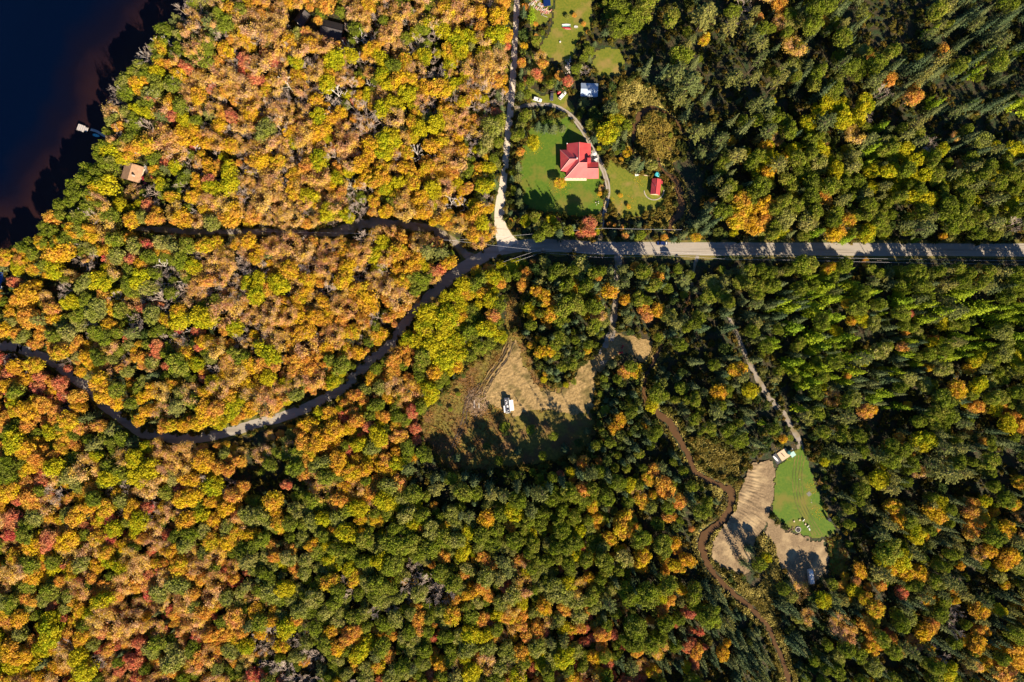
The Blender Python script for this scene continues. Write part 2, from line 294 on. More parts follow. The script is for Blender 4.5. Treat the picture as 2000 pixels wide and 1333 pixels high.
lk = (in_lake & (shore_d > 0.3)); fl = (lk[:-1, :-1] & lk[1:, 1:]).ravel()
me = mesh_np('ground', np.stack([GX, GY, Z], -1).reshape(-1, 3), F)
# lake bed: brown sand near the shore, dark silt in the deep; light lost in deep water is put into the navy colour
bed = bpy.data.materials.new('lake_bed'); bed.use_nodes = True; n = bed.node_tree.nodes; l = bed.node_tree.links
tc = n.new('ShaderNodeTexCoord'); sp = n.new('ShaderNodeSeparateXYZ'); l.new(tc.outputs['Object'], sp.inputs[0])
tn = n.new('ShaderNodeTexNoise'); tn.inputs['Scale'].default_value = 0.05; tn.inputs['Detail'].default_value = 5; l.new(tc.outputs['Object'], tn.inputs[0])
ma = n.new('ShaderNodeMath'); ma.operation = 'MULTIPLY_ADD'; ma.inputs[1].default_value = 0.8; l.new(tn.outputs[0], ma.inputs[0]); l.new(sp.outputs[2], ma.inputs[2])
crp = n.new('ShaderNodeValToRGB'); mr = n.new('ShaderNodeMapRange'); mr.inputs[1].default_value = -2.3; mr.inputs[2].default_value = 0.5; l.new(ma.outputs[0], mr.inputs[0]); l.new(mr.outputs[0], crp.inputs[0])
e = crp.color_ramp.elements; e[0].position = 0.0; e[0].color = (0.0004, 0.0040, 0.018, 1); e[1].position = 1; e[1].color = (0.042, 0.018, 0.011, 1); q = e.new(0.28); q.color = (0.005, 0.0045, 0.012, 1); q = e.new(0.58); q.color = (0.030, 0.0125, 0.011, 1)
l.new(crp.outputs[0], n['Principled BSDF'].inputs['Base Color']); n['Principled BSDF'].inputs['Roughness'].default_value = 1; n['Principled BSDF'].inputs['Specular IOR Level'].default_value = 0
g = add_obj('ground', me, [M['floor'], bed]); tag(g, kind='structure')
me.polygons.foreach_set('material_index', fl.astype(np.int32)); me.update()

def water_mat(name, tint, base=None, fac=1.0, ripple=0.01):
    m = bpy.data.materials.new(name); m.use_nodes = True; n = m.node_tree.nodes; l = m.node_tree.links
    n.remove(n['Principled BSDF']); gl = n.new('ShaderNodeBsdfGlossy'); gl.inputs['Roughness'].default_value = 0.05
    tcn = n.new('ShaderNodeTexCoord'); t = n.new('ShaderNodeTexNoise'); t.inputs['Scale'].default_value = 1.2; t.inputs['Detail'].default_value = 4; l.new(tcn.outputs['Object'], t.inputs[0])
    bp = n.new('ShaderNodeBump'); bp.inputs['Distance'].default_value = ripple; l.new(t.outputs[0], bp.inputs['Height']); l.new(bp.outputs[0], gl.inputs['Normal'])
    lw = n.new('ShaderNodeLayerWeight'); l.new(bp.outputs[0], lw.inputs['Normal']); pw = n.new('ShaderNodeMath'); pw.operation = 'POWER'; pw.inputs[1].default_value = 5; l.new(lw.outputs['Facing'], pw.inputs[0])
    fr = n.new('ShaderNodeMath'); fr.operation = 'MULTIPLY_ADD'; fr.inputs[1].default_value = 0.98; fr.inputs[2].default_value = 0.02; l.new(pw.outputs[0], fr.inputs[0])
    if base is None:
        lo = n.new('ShaderNodeBsdfTransparent'); lo.inputs[0].default_value = (*tint, 1); low = lo.outputs[0]
    else:
        d = n.new('ShaderNodeBsdfDiffuse'); t2 = n.new('ShaderNodeTexNoise'); t2.inputs['Scale'].default_value = 0.25; t2.inputs['Detail'].default_value = 5; l.new(tcn.outputs['Object'], t2.inputs[0])
        mx2 = n.new('ShaderNodeMix'); mx2.data_type = 'RGBA'; mx2.inputs[6].default_value = (*base, 1); mx2.inputs[7].default_value = (*tint, 1); l.new(t2.outputs[0], mx2.inputs[0]); l.new(mx2.outputs[2], d.inputs[0]); low = d.outputs[0]
    mx = n.new('ShaderNodeMixShader'); l.new(fr.outputs[0], mx.inputs[0]); l.new(low, mx.inputs[1]); l.new(gl.outputs[0], mx.inputs[2]); l.new(mx.outputs[0], n['Material Output'].inputs[0])
    return m
M['lake'] = water_mat('lake_water', (0.85, 0.85, 0.9), ripple=0.05)
M['creek'] = water_mat('muddy_stream_water', (0.125, 0.070, 0.032), (0.075, 0.042, 0.020))
def poly_face(name, pts, z, m, kind='structure'):
    bm = bmesh.new(); vs = [bm.verts.new((W(x, y)[0], W(x, y)[1], z)) for x, y in pts]
    es = [bm.edges.new((vs[i], vs[(i + 1) % len(vs)])) for i in range(len(vs))]
    bmesh.ops.triangle_fill(bm, edges=es, use_beauty=True); bmesh.ops.recalc_face_normals(bm, faces=bm.faces)
    me = bpy.data.meshes.new(name); bm.to_mesh(me); bm.free()
    for p in me.polygons:
        if p.normal.z < 0: p.flip()
    o = add_obj(name, me, m); o['kind'] = kind; return o
lakepts = [(x - (0 if x < -3000 or y < -3000 else -8), y - (0 if x < -3000 or y < -3000 else -8)) for x, y in SHORE]
poly_face('lake', lakepts, -0.22, M['lake'])

def ribbon(name, pts, z, m, kind='structure', edge=0.35, per=6, seed=1, lanes=4, parent=None):
    P = cr(pts, per); n = len(P); T = np.gradient(P[:, :2], axis=0); T /= np.linalg.norm(T, axis=1)[:, None] + 1e-9
    N = np.stack([-T[:, 1], T[:, 0]], 1); r = np.random.default_rng(seed); rows = []
    jl = (r.random(n) - 0.5) * 2 * edge / S; jr = (r.random(n) - 0.5) * 2 * edge / S
    for k in range(lanes + 1):
        t = k / lanes * 2 - 1; off = t * P[:, 2] / 2 + np.where(t < 0, -1, 1) * abs(t) ** 4 * (jl if t < 0 else jr)
        q = P[:, :2] + N * off[:, None]; rows.append(np.stack([(q[:, 0] - 1000) * S, (666.5 - q[:, 1]) * S, np.full(n, z)], 1))
    co = np.stack(rows, 1).reshape(-1, 3); k = lanes + 1; I = np.arange(n * k).reshape(n, k)
    F = np.stack([I[:-1, :-1], I[:-1, 1:], I[1:, 1:], I[1:, :-1]], -1).reshape(-1, 4)
    me = mesh_np(name, co, F); 
    if me.polygons[0].normal.z < 0: me.flip_normals()
    o = add_obj(name, me, m, parent); 
    if kind: o['kind'] = kind
    return o
def sheet(name, poly, z, m, step=0.5, hf=None, kind='structure', wob=1.2, seed=3):
    P = np.array(poly, float); x0, y0 = P.min(0) - 6; x1, y1 = P.max(0) + 6; st = step / S
    X, Y = np.meshgrid(np.arange(x0, x1, st), np.arange(y0, y1, st))
    wx = (vnoise(X, Y, 9, seed) - 0.5) * 2 * wob / S + (vnoise(X, Y, 3, seed + 4) - 0.5) * wob / S
    wy = (vnoise(X, Y, 9, seed + 1) - 0.5) * 2 * wob / S + (vnoise(X, Y, 3, seed + 5) - 0.5) * wob / S
    ins = inside(X + wx, Y + wy, poly)
    if name == 'marsh': ins &= np.minimum.reduce([polydist(X, Y, c_, False, True) for c_ in CRK]) > 0.8
    wx_, wy_ = (X - 1000) * S, (666.5 - Y) * S
    h = np.zeros_like(X) + z
    if hf is not None: h = h + hf(wx_, wy_, X, Y)
    I = np.arange(X.size).reshape(X.shape); c = ins[:-1, :-1] & ins[1:, 1:] & ins[1:, :-1] & ins[:-1, 1:]
    F = np.stack([I[1:, :-1], I[1:, 1:], I[:-1, 1:], I[:-1, :-1]], -1)[c]
    used = np.unique(F); remap = np.zeros(X.size, int); remap[used] = np.arange(len(used))
    co = np.stack([wx_, wy_, h], -1).reshape(-1, 3)[used]
    me = mesh_np(name, co, remap[F]); o = add_obj(name, me, m); o['kind'] = kind; return o

for c, z in ((CREEK1, -0.30), (CREEK2, -0.30), (CREEK3, -0.30)):
    ribbon('stream', [(a, b, w * .66 + 1.2 + 1.6 * sin(a * .37 + b * .21)) for a, b, w in c], z, M['creek'], edge=0.55, seed=int(c[0][0]))
# verges under the roads, then the roads, then wheel tracks, each a little above the one below
MW = [(x, y, 25 if x > 1020 else (23 if x > 850 else 19)) for x, y in MAIN]
ribbon('verge', [(x, y, w + 13) for x, y, w in MW], 0.000, M['verge'], edge=0.9, seed=5)
ribbon('verge', [(x, y, w + 11) for x, y, w in NORTH], 0.004, M['verge'], edge=0.8, seed=6)
ribbon('verge', [(x, y, w + 7) for x, y, w in TRACK], 0.008, M['verge'], edge=0.7, seed=7)
ribbon('road', MW, 0.020, M['gravel'], edge=0.18, seed=8)
ribbon('road', NORTH, 0.024, M['gravel2'], edge=0.2, seed=9)
ribbon('track', TRACK, 0.016, M['gravel3'], edge=0.4, seed=10)
hump = lambda a, s, sd: (lambda x, y, X, Y: a * vnoise(x, y, s, sd))
sheet('lawn', LAWN, 0.002, M['lawn'], 0.8, hump(0.05, 4, 1), wob=0.9)
sheet('lawn', LAWN_N, 0.004, M['lawn2'], 0.8, hump(0.05, 4, 1), wob=1.2)
sheet('rough_grass', N_GRASS, 0.0, M['lawn2'], 0.8, None, wob=2)
sheet('lawn', LAWN_P, 0.004, M['lawn2'], 0.8, None, wob=1.0)
sheet('lawn', LAWN_E, 0.002, M['lawn2'], 0.7, hump(0.05, 4, 1), wob=0.8)
sheet('yard', YARD, 0.006, M['lawn2'], 0.7, None, wob=0.8)
sheet('lawn', LAWN_SE, 0.05, M['lawn'], 0.7, hump(0.06, 4, 1), wob=0.8)
sheet('rough_grass', SE_GRASS, 0.0, M['lawn2'], 0.7, None, wob=1.2)
def rough(a):
    return lambda x, y, X, Y: a * (0.6 * vnoise(x, y, 1.1, 8) + 0.4 * vnoise(x, y, 0.6, 9))
sheet('field', FIELD, 0.0, M['drygrass'], 0.5, rough(0.35), wob=2)
sheet('field', STRIP, 0.0, M['drygrass'], 0.5, rough(0.3), wob=1)
def churn(x, y, X, Y):
    a = np.clip((1010 - X) / 60, 0, 1); d = (x * 0.9 + y * 0.45)
    return 0.10 + 0.55 * vnoise(x, y, 1.0, 31) * (0.4 + 0.6 * vnoise(x, y, 8, 2)) + 0.12 * np.sin(d * 2.2 + 3 * vnoise(x, y, 9, 7))
sheet('bare_earth', SANDY, 0.22, M['sand'], 0.45, churn, wob=1.5)
sheet('bare_earth', PAD, 0.03, M['sand'], 0.6, hump(0.1, 3, 4), wob=1.2)
def furrows(x, y, X, Y):
    # ridges pushed towards the stream by the bulldozer, fanning round the bend
    t = np.clip((Y - 905) / 150, 0, 1); ang = radians(2) + t * radians(46); x = x - 127; y = y + 90
    d = y * np.cos(ang) + x * np.sin(ang); a = x * np.cos(ang) - y * np.sin(ang); r = vnoise(d * 1.0, a * 0.11, 0.6, 61) ** 1.5 + 0.10 * np.sin(d * 3.7 + 7 * vnoise(x, y, 7, 3)) * vnoise(x, y, 3, 9)
    m = np.clip((1500 - X) / 14, 0, 1) * np.clip((1075 - Y) / 30, 0.35, 1)
    return 0.12 + 0.50 * m * r + 0.12 * vnoise(x, y, 0.8, 6)
sheet('bare_earth', DIRT, 0.06, M['dirt'], 0.36, furrows, wob=0.9)
sheet('bare_earth', SEPATH, 0.03, M['dirt'], 0.6, hump(0.12, 2, 4), wob=1.5)
for nm, P in (('marsh', MARSH_R), ('marsh', MARSH_N), ('marsh', MARSH_S), ('marsh', MARSH_T), ('marsh', MARSH_G), ('marsh', MARSH_P)):
    sheet(nm, P, -0.02, M['drygrass'] if P in (MARSH_R, MARSH_P) else M['verge'], 0.8, hump(0.15, 2, 4), wob=1.4)
ribbon('driveway', DRIVE, 0.062, M['gravel3'], edge=0.25, seed=11)
for s in (-1, 1):
    ribbon('wheel_track', [(x + s * 2.6, y - s * 1.2, 2.6) for x, y, w in DRIVE[2:-1]], 0.068, M['rut'], edge=0.1, seed=12, lanes=2)
    for k in (3.4, 8.2):
        ribbon('wheel_track', [(x, y + s * k, 2.4) for x, y, w in MW if x > 1040], 0.026, M['rut'], edge=0.12, seed=13, lanes=2)
ribbon('lane', SLANE, 0.066, M['gravel3'], edge=0.3, seed=14)
ribbon('lane', SELANE, 0.040, M['gravel3'], edge=0.3, seed=15)
for k in ((0, 0), (7, -1)):
    ribbon('tyre_track', [(x + k[0], y + k[1], 2.6) for x, y in ((872, 895), (888, 860), (903, 820), (908, 790), (918, 768), (938, 748))], 0.37, M['dirt_dark'], edge=0.25, seed=16, lanes=2)
for k in range(5):
    ribbon('tyre_track', [(x + 5 * k, y, 1.6) for x, y in ((930, 770), (950, 735), (975, 700), (990, 668))], 0.72, M['dirt_dark'] if k % 2 else M['sand'], edge=0.3, seed=20 + k, lanes=2)
for k in range(4):
    ribbon('tyre_track', [(x + k * 6 - 8, y, 1.5) for x, y in ((1562, 890), (1556, 930), (1560, 975), (1575, 1010), (1596, 1045))], 0.125, M['verge'], edge=0.1, seed=30 + k, lanes=2)

# ------------------------------------------------------------------ buildings, vehicles and the things people left there
M['redroof'] = mat('red_sheet_metal', (0.42, 0.048, 0.055), (0.56, 0.080, 0.078), 0.35, rough=0.42, spec=0.5, bump=0.01, bscale=0.6)
M['ridge'] = mat('pink_ridge_cap', (0.70, 0.28, 0.26), rough=0.4)
M['cream'] = mat('cream_siding', (0.62, 0.52, 0.38), (0.70, 0.60, 0.46), 1.5, rough=0.7)
M['white'] = mat('white_paint', (0.80, 0.80, 0.78), (0.72, 0.72, 0.70), 1.2, rough=0.4)
M['offwhite'] = mat('weathered_white', (0.66, 0.66, 0.64), (0.50, 0.50, 0.50), 0.9, rough=0.5)
M['glass'] = mat('window_glass', (0.02, 0.03, 0.04), rough=0.06, spec=0.9)
M['black'] = mat('black_rubber', (0.015, 0.015, 0.016), rough=0.6)
M['darkgrey'] = mat('dark_grey_panel', (0.05, 0.055, 0.065), (0.08, 0.085, 0.10), 1.5, rough=0.5)
M['grey'] = mat('grey_boards', (0.30, 0.29, 0.29), (0.40, 0.38, 0.37), 1.2)
M['slate'] = mat('dark_slate_shingle', (0.045, 0.045, 0.055), (0.085, 0.075, 0.075), 1.2, bump=0.03, bscale=4)
M['tanroof'] = mat('tan_shingle', (0.30, 0.18, 0.11), (0.42, 0.27, 0.17), 0.6, bump=0.03, bscale=4)
M['wood'] = mat('pale_timber', (0.56, 0.43, 0.28), (0.66, 0.52, 0.36), 1.5, stretch=(1, 4, 1))
M['darkwood'] = mat('dark_timber', (0.12, 0.075, 0.045), (0.19, 0.13, 0.09), 2)
M['blueroof'] = mat('pale_blue_metal', (0.32, 0.42, 0.55), (0.38, 0.47, 0.58), 0.8, rough=0.45, bump=0.01)
M['blue'] = mat('bright_blue_metal', (0.02, 0.09, 0.36), (0.03, 0.13, 0.44), 0.8, rough=0.5)
M['turq'] = mat('turquoise_tarp', (0.03, 0.42, 0.48), (0.12, 0.58, 0.62), 1.1, rough=0.45, bump=0.1, bscale=1.5)
M['teal'] = mat('dark_teal_fabric', (0.015, 0.11, 0.12), rough=0.6)
M['mint'] = mat('pale_mint_fabric', (0.38, 0.62, 0.54), rough=0.6)
M['navy'] = mat('navy_car_paint', (0.004, 0.018, 0.10), rough=0.25, spec=0.6, coat=0.6)
M['silver'] = mat('silver_car_paint', (0.42, 0.47, 0.52), rough=0.3, metal=0.2, spec=0.6, coat=0.4)
M['carwhite'] = mat('white_car_paint', (0.78, 0.78, 0.77), rough=0.25, coat=0.5)
M['cargrey'] = mat('charcoal_car_paint', (0.07, 0.07, 0.085), rough=0.3, coat=0.5)
M['carred'] = mat('red_paint', (0.48, 0.012, 0.02), rough=0.35, coat=0.4)
M['maroon'] = mat('maroon_paint', (0.22, 0.02, 0.03), rough=0.35, coat=0.4)
M['cyan'] = mat('turquoise_boat_paint', (0.02, 0.36, 0.46), rough=0.4)
M['rock'] = mat('pale_rock', (0.42, 0.37, 0.33), (0.60, 0.54, 0.48), 1.8, rough=0.9)
M['metal'] = mat('galvanised_steel', (0.35, 0.36, 0.38), rough=0.4, metal=0.7)
M['wire'] = mat('aluminium_cable', (0.70, 0.70, 0.72), rough=0.5)
M['ash'] = mat('ash_and_char', (0.03, 0.028, 0.028), (0.12, 0.11, 0.11), 3)
M['lamp'] = mat('clear_lamp_lens', (0.7, 0.7, 0.68), rough=0.15)

def P3(px, py, z): return W(px, py, z)
def at(px, py, deg, name, label, cat, z=0.0, group=None):
    x, y, _ = W(px, py, z); return empty(name, (x, y, z), radians(deg), label, cat, group)
def child(mb, name, m, par, smooth=False): return mb.build(name, m, par, smooth)

def house(name, label, faces, walls, roofm, wallm, wins, ridges=(), extra=None, eave_t=0.16):
    r0 = faces[0][0]; o = empty(name, W(r0[0], r0[1], 0), 0, label, 'house'); ox, oy, _ = o.location
    L = lambda p: (W(*p)[0] - ox, W(*p)[1] - oy, p[2])
    for f in faces: child(MB().slab([L(p) for p in f], eave_t), 'roof_slope', roofm, o)
    mb = MB()
    for pts, z1 in walls: mb.prism([(W(a, b, z1)[0] - ox, W(a, b, z1)[1] - oy) for a, b in pts], -0.3, z1)
    wall = child(mb, 'wall', wallm, o)
    for (a, b, z, w, h, deg) in wins:
        p = L((a, b, z)); f = child(MB().box((p[0], p[1], z), (w + .25, .12, h + .25), radians(deg)), 'window', M['white'], o)
        d = Vector((sin(radians(deg)), -cos(radians(deg)))) * 0.05; child(MB().box((p[0] + d.x, p[1] + d.y, z), (w, .12, h), radians(deg)), 'pane', M['glass'], f)
    if ridges:
        mb = MB()
        for a, b in ridges: mb.tube(L((a[0], a[1], a[2] + .05)), L((b[0], b[1], b[2] + .05)), 0.13, n=6)
        child(mb, 'ridge_cap', M['ridge'] if roofm is M['redroof'] else roofm, o)
    return o, L
e, r, w = 3.0, 6.9, 6.2
hf = [[(1131, 278, r), (1131, 318, r), (1127, 311, w), (1107, 293, e), (1107, 281, e)],
      [(1131, 278, r), (1154, 281, e), (1154, 301, e), (1131, 318, r)],
      [(1094, 293, e), (1107, 293, e), (1127, 311, w), (1113, 311, w)],
      [(1094, 293, e), (1113, 311, w), (1095, 334, e)],
      [(1113, 311, w), (1127, 311, w), (1106, 336, e), (1095, 334, e)],
      [(1127, 311, w), (1131, 318, r), (1104.5, 348, e), (1106, 336, e)],
      [(1131, 318, r), (1147, 318, r), (1147, 348.5, e), (1104.5, 348, e)],
      [(1131, 318, r), (1154, 301, e), (1154, 311, 5.0), (1147, 318, r)],
      [(1146, 317, 3.3), (1169, 317, 3.3), (1169, 329.5, 5.1), (1146, 329.5, 5.1)],
      [(1146, 329.5, 5.1), (1169, 329.5, 5.1), (1169, 349.5, 2.7), (1146, 349.5, 2.7)]]
hw = [([(1109, 283), (1152, 283), (1152, 346), (1109, 346)], 2.9), ([(1096, 295), (1110, 295), (1110, 332), (1097, 332)], 2.85), ([(1152, 319), (1167, 319), (1167, 347), (1152, 347)], 2.6)]
wins = [(1114, 346.6, 1.6, 1.8, 1.2, 0), (1122, 346.6, 1.5, 1.4, 1.9, 0), (1130, 346.6, 1.6, 1.8, 1.2, 0), (1140, 346.6, 1.6, 1.8, 1.2, 0), (1160, 347.5, 1.4, 2.6, 1.9, 0), (1095.8, 305, 1.6, 1.4, 1.2, 90), (1096.3, 322, 1.6, 1.4, 1.2, 90)]
ho, HL = house('red_roofed_house', 'large house with red metal hipped and gabled roof standing on the bright green lawn', hf, hw, M['redroof'], M['cream'], wins,
      [((1131, 278, r), (1131, 318, r)), ((1131, 318, r), (1104.5, 348, e)), ((1113, 311, w), (1127, 311, w)), ((1095, 334, e), (1113, 311, w)), ((1094, 293, e), (1113, 311, w)), ((1131, 318, r), (1147, 318, r)), ((1146, 329.5, 5.1), (1169, 329.5, 5.1))])
p = HL((1149.5, 315, 4)); child(MB().box((p[0], p[1], 5.2), (1.9, 2.1, 3.2), bev=.05), 'dormer', M['redroof'], ho)
p = HL((1126.8, 310.5, 6)); child(MB().tube((p[0], p[1], 5.8), (p[0], p[1], 7.2), 0.42, 0.38, 8), 'chimney', M['offwhite'], ho)
for a, b in ((1108, 280), (1132, 278)): p = HL((a, b, 4)); child(MB().tube((p[0], p[1], e), (p[0], p[1], e + .5), .25, n=8), 'roof_vent', M['white'], ho)
mb = MB(); [mb.tube(HL((x, 350.8, 0)), HL((x, 350.8, 2.6)), .09) for x in (1106, 1113, 1120, 1127, 1134, 1141)]; mb.box((HL((1124, 350, 0))[0], HL((1124, 350, 0))[1], .28), (11.5, 1.9, .2)); child(mb, 'porch', M['cream'], ho)
d = at(1161, 309, 0, 'patio_deck', 'grey boarded patio behind the red roofed house next to the driveway', 'patio')
for k in range(12): child(MB().box((-1.95 + k * .36, 0, .35), (.33, 4.6, .08)), 'plank', M['grey'], d)
child(MB().box((0, 0, .15), (4.2, 4.5, .28)), 'frame', M['darkwood'], d)
u = at(1160, 302, 12, 'patio_umbrella', 'round off white patio umbrella on the grey deck beside the house', 'umbrella', .4); mb = MB()
for k in range(8):
    a, b = 2 * pi * k / 8, 2 * pi * (k + 1) / 8; mb.slab([(0, 0, 2.5), (1.3 * cos(a), 1.3 * sin(a), 2.0), (1.3 * cos(b), 1.3 * sin(b), 2.0)], .03)
child(mb, 'canopy', M['offwhite'], u); child(MB().tube((0, 0, 0), (0, 0, 2.55), .04), 'pole', M['metal'], u)
u = at(1162.5, 311, -30, 'hot_tub', 'square hot tub with folded white cover on the grey patio deck', 'hot tub', .4)
child(MB().box((0, 0, .42), (2.1, 2.1, .84), bev=.12), 'tub', M['darkgrey'], u); child(MB().slab([(-1.05, -1.05, 1.0), (1.05, -1.05, 1.0), (1.05, 1.05, 1.0)], .12), 'cover', M['white'], u)

def gable(name, label, px, py, deg, Lx, Wy, eave, ridge, roofm, wallm, cat='shed', over=.35, ridm=None, door=True, rib=True):
    """small building, ridge along its local X"""
    o = at(px, py, deg, name, label, cat); hx, hy = Lx / 2, Wy / 2; ex, ey = hx + over, hy + over; ze = eave - over * (ridge - eave) / hy
    for s in (-1, 1):
        child(MB().slab([(-ex, s * ey, ze), (ex, s * ey, ze), (ex, 0, ridge), (-ex, 0, ridge)], .1), 'roof_slope', roofm, o)
    if rib:
        mb = MB(); n = int(Lx / .6)
        for k in range(n + 1):
            x = -ex + .1 + (2 * ex - .2) * k / n
            for s in (-1, 1): mb.tube((x, s * ey, ze + .02), (x, 0, ridge + .02), .022, n=3)
        child(mb, 'roof_seam', roofm, o)
    child(MB().tube((-ex, 0, ridge + .03), (ex, 0, ridge + .03), .09), 'ridge_cap', ridm or roofm, o)
    mb = MB(); mb.box((0, 0, (eave - .2) / 2 - .05), (Lx, Wy, eave - .1))
    for s in (-1, 1): mb.add([(s * hx, -hy, eave - .1), (s * hx, hy, eave - .1), (s * hx, 0, ridge - .12)], [(0, 1, 2) if s > 0 else (2, 1, 0)])
    child(mb, 'wall', wallm, o)
    if door:
        child(MB().box((hx + .03, 0, 1.0), (.08, .95, 2.0)), 'door', M['darkwood'], o)
        f = child(MB().box((0, -hy - .03, 1.5), (1.0, .08, .9)), 'window', M['white'], o); child(MB().box((0, -hy - .06, 1.5), (.8, .08, .7)), 'pane', M['glass'], f)
    return o
gable('blue_metal_shed', 'long shed with pale blue grey metal roof half under tree shade beside the parked cars', 1150, 179, -2, 8.3, 6.2, 2.4, 3.6, M['blueroof'], M['grey'])
rs = gable('garden_shed', 'small red roofed shed inside a ring of stones on the round lawn', 1279.5, 367, 84, 7.6, 4.2, 2.3, 3.6, M['redroof'], M['cream'], ridm=M['redroof'])
child(MB().box((2.6, -2.5, 2.3), (1.6, 1.5, .12), ry=.15), 'porch_roof', M['redroof'], rs); child(MB().tube((.2, .8, 3), (.2, .8, 4.1), .14), 'stove_pipe', M['metal'], rs)
gable('slate_roof_cottage', 'dark slate roofed cottage hidden among peach brown maples near the top edge', 652, 65, -14, 10.6, 8.4, 2.8, 5.6, M['slate'], M['darkwood'], 'house', .6, rib=False)
gable('shaded_cabin', 'dark brown cabin left of the slate roofed cottage, one corner catching sun', 592, 39, 55, 6.5, 4.6, 2.6, 4.4, M['slate'], M['darkwood'], 'cabin', .5, rib=False)
lc = gable('tan_roofed_cottage', 'lakeside cottage whose wide roof is tan on its sunny side', 264, 340, -106, 7.6, 9.0, 2.9, 5.0, M['tanroof'], M['cream'], 'house', .6, rib=False)
child(MB().box((1.6, 2.4, 5.0), (.8, .8, 1.6)), 'chimney', M['rock'], lc)
gable('blue_roofed_house', 'bright blue roofed building cut off by the left edge of the photo', -8, 552, 78, 11, 9, 2.8, 4.8, M['blue'], M['white'], 'house', .5)
mb = MB(); gp = at(279, 322, -58, 'garden_walkway', 'grey concrete walkway climbing past the lake cottage between dark trees', 'walkway')
for k in range(12): child(MB().box((-7 + k * 1.25, .2 * sin(k), .06), (1.2, 1.9, .12), bev=.02), 'slab', M['grey'], gp)
def tent(px, py): pass

# ---- vehicles: local X forward
def wheel(o, x, y, rad=.36, wd=.24):
    s = 1 if y > 0 else -1
    t = child(MB().tube((x, y - wd / 2, rad), (x, y + wd / 2, rad), rad, n=14), 'wheel', M['black'], o); child(MB().tube((x, y + s * wd / 2, rad), (x, y + s * (wd / 2 + .02), rad), rad * .6, n=10), 'rim', M['metal'], t)
def section(x, w, z0, z1, c=.12): return [(x, -w, z0), (x, w, z0), (x, w + .02, (z0 + z1) / 2), (x, w - c * .4, z1 - c * .3), (x, w - c, z1), (x, -w + c, z1), (x, -w + c * .4, z1 - c * .3), (x, -w - .02, (z0 + z1) / 2)]
def car(px, py, deg, paint, label, style='sedan', Lc=4.6, name='parked_car', cat='car', cover=None):
    o = at(px, py, deg, name, label, cat); h = Lc / 2; wd = .88 if style != 'truck' else .97; zb = .82 if style == 'sedan' else (.95 if style == 'suv' else 1.05)
    fr = [(-h, wd * .86, .38, zb - .12), (-h + .15, wd * .95, .28, zb), (-h + .9, wd, .25, zb + .02), (h - 1.5, wd, .25, zb), (h - .5, wd * .95, .27, zb - .08), (h - .08, wd * .82, .34, zb - .22), (h, wd * .74, .42, zb - .32)]
    body = child(MB().loft([section(*f) for f in fr]), 'body', paint, o)
    if style == 'truck': c0, c1, c2, c3 = -.45, -.25, .95, 1.6
    elif style == 'suv': c0, c1, c2, c3 = -h + .12, -h + .55, .35, 1.05
    else: c0, c1, c2, c3 = -h + .65, -h + 1.35, .25, 1.0
    zt = zb + (.55 if style == 'sedan' else .72)
    cabin = child(MB().loft([section(c0, wd * .86, zb - .05, zb + .05), section(c1, wd * .78, zb - .05, zt), section(c2, wd * .78, zb - .05, zt), section(c3, wd * .84, zb - .05, zb + .02)]), 'cabin_glass', M['glass'], o)
    child(MB().box(((c1 + c2) / 2, 0, zt + .01), (c2 - c1 + .1, wd * 1.5, .07), bev=.03), 'roof', paint, o)
    for s in (-1, 1):
        for a, b in (((c0, zb), (c1, zt)), ((c3, zb), (c2, zt)), (((c1 + c2) / 2, zb), ((c1 + c2) / 2, zt))): child(MB().tube((a[0], s * wd * .86, a[1]), (b[0], s * wd * .77, b[1]), .04, n=4), 'pillar', paint, o)
    for x in (-h + .85, h - .9):
        for s in (-1, 1): wheel(o, x, s * (wd - .1), .36 if style != 'truck' else .4)
    for s in (-1, 1):
        child(MB().box((h - .1, s * wd * .6, zb - .3), (.12, .36, .14), bev=.02), 'headlight', M['lamp'], o); child(MB().box((-h + .02, s * wd * .7, zb - .15), (.08, .22, .2)), 'tail_light', M['carred'], o)
        child(MB().box((c3 - .15, s * (wd + .1), zb + .05), (.12, .2, .12), bev=.02), 'wing_mirror', paint, o)
    for x in (-h, h): child(MB().box((x, 0, .42), (.14, wd * 1.6, .18), bev=.04), 'bumper', M['darkgrey'], o)
    if style == 'truck':
        bed_ = child(MB().box((-1.55, 0, zb - .02), (1.9, wd * 1.62, .06)), 'cargo_bed', M['darkgrey'], o)
        mb = MB(); [mb.box((-1.55, s * wd * .9, zb + .08), (2.1, .1, .2)) for s in (-1, 1)]; mb.box((-h + .1, 0, zb + .08), (.1, wd * 1.8, .2)); child(mb, 'bed_side', paint, o)
    return o
car(1049.5, 195.5, -16, M['carwhite'], 'white hatchback with blue tinted windscreen at the far left of the parked cars', 'suv', 4.7)
car(1077.5, 188.5, -92, M['cargrey'], 'charcoal car parked nose down between spruce and red tarped boat', 'sedan', 4.9)
car(1098.5, 187.5, 48, M['carwhite'], 'white estate car parked at a slant beside the long red boat', 'suv', 5.2)
tk = car(1292.5, 475.8, 180, M['navy'], 'navy pickup truck driving along the straight gravel road', 'truck', 5.6, 'pickup_truck', 'pickup')
b_ = at(1301, 475.5, 4, 'load_box', 'pale folded load lying in the bed of the navy pickup', 'load', 1.05); child(MB().box((0, 0, .25), (.7, 1.3, .3), bev=.05), 'tray', M['offwhite'], b_); child(MB().box((-.1, 0, .5), (.25, 1.1, .2), bev=.04), 'roll', M['white'], b_)
car(283, 353, -70, M['maroon'], 'dark red car parked beside the tan roofed lake cottage', 'suv', 4.5)
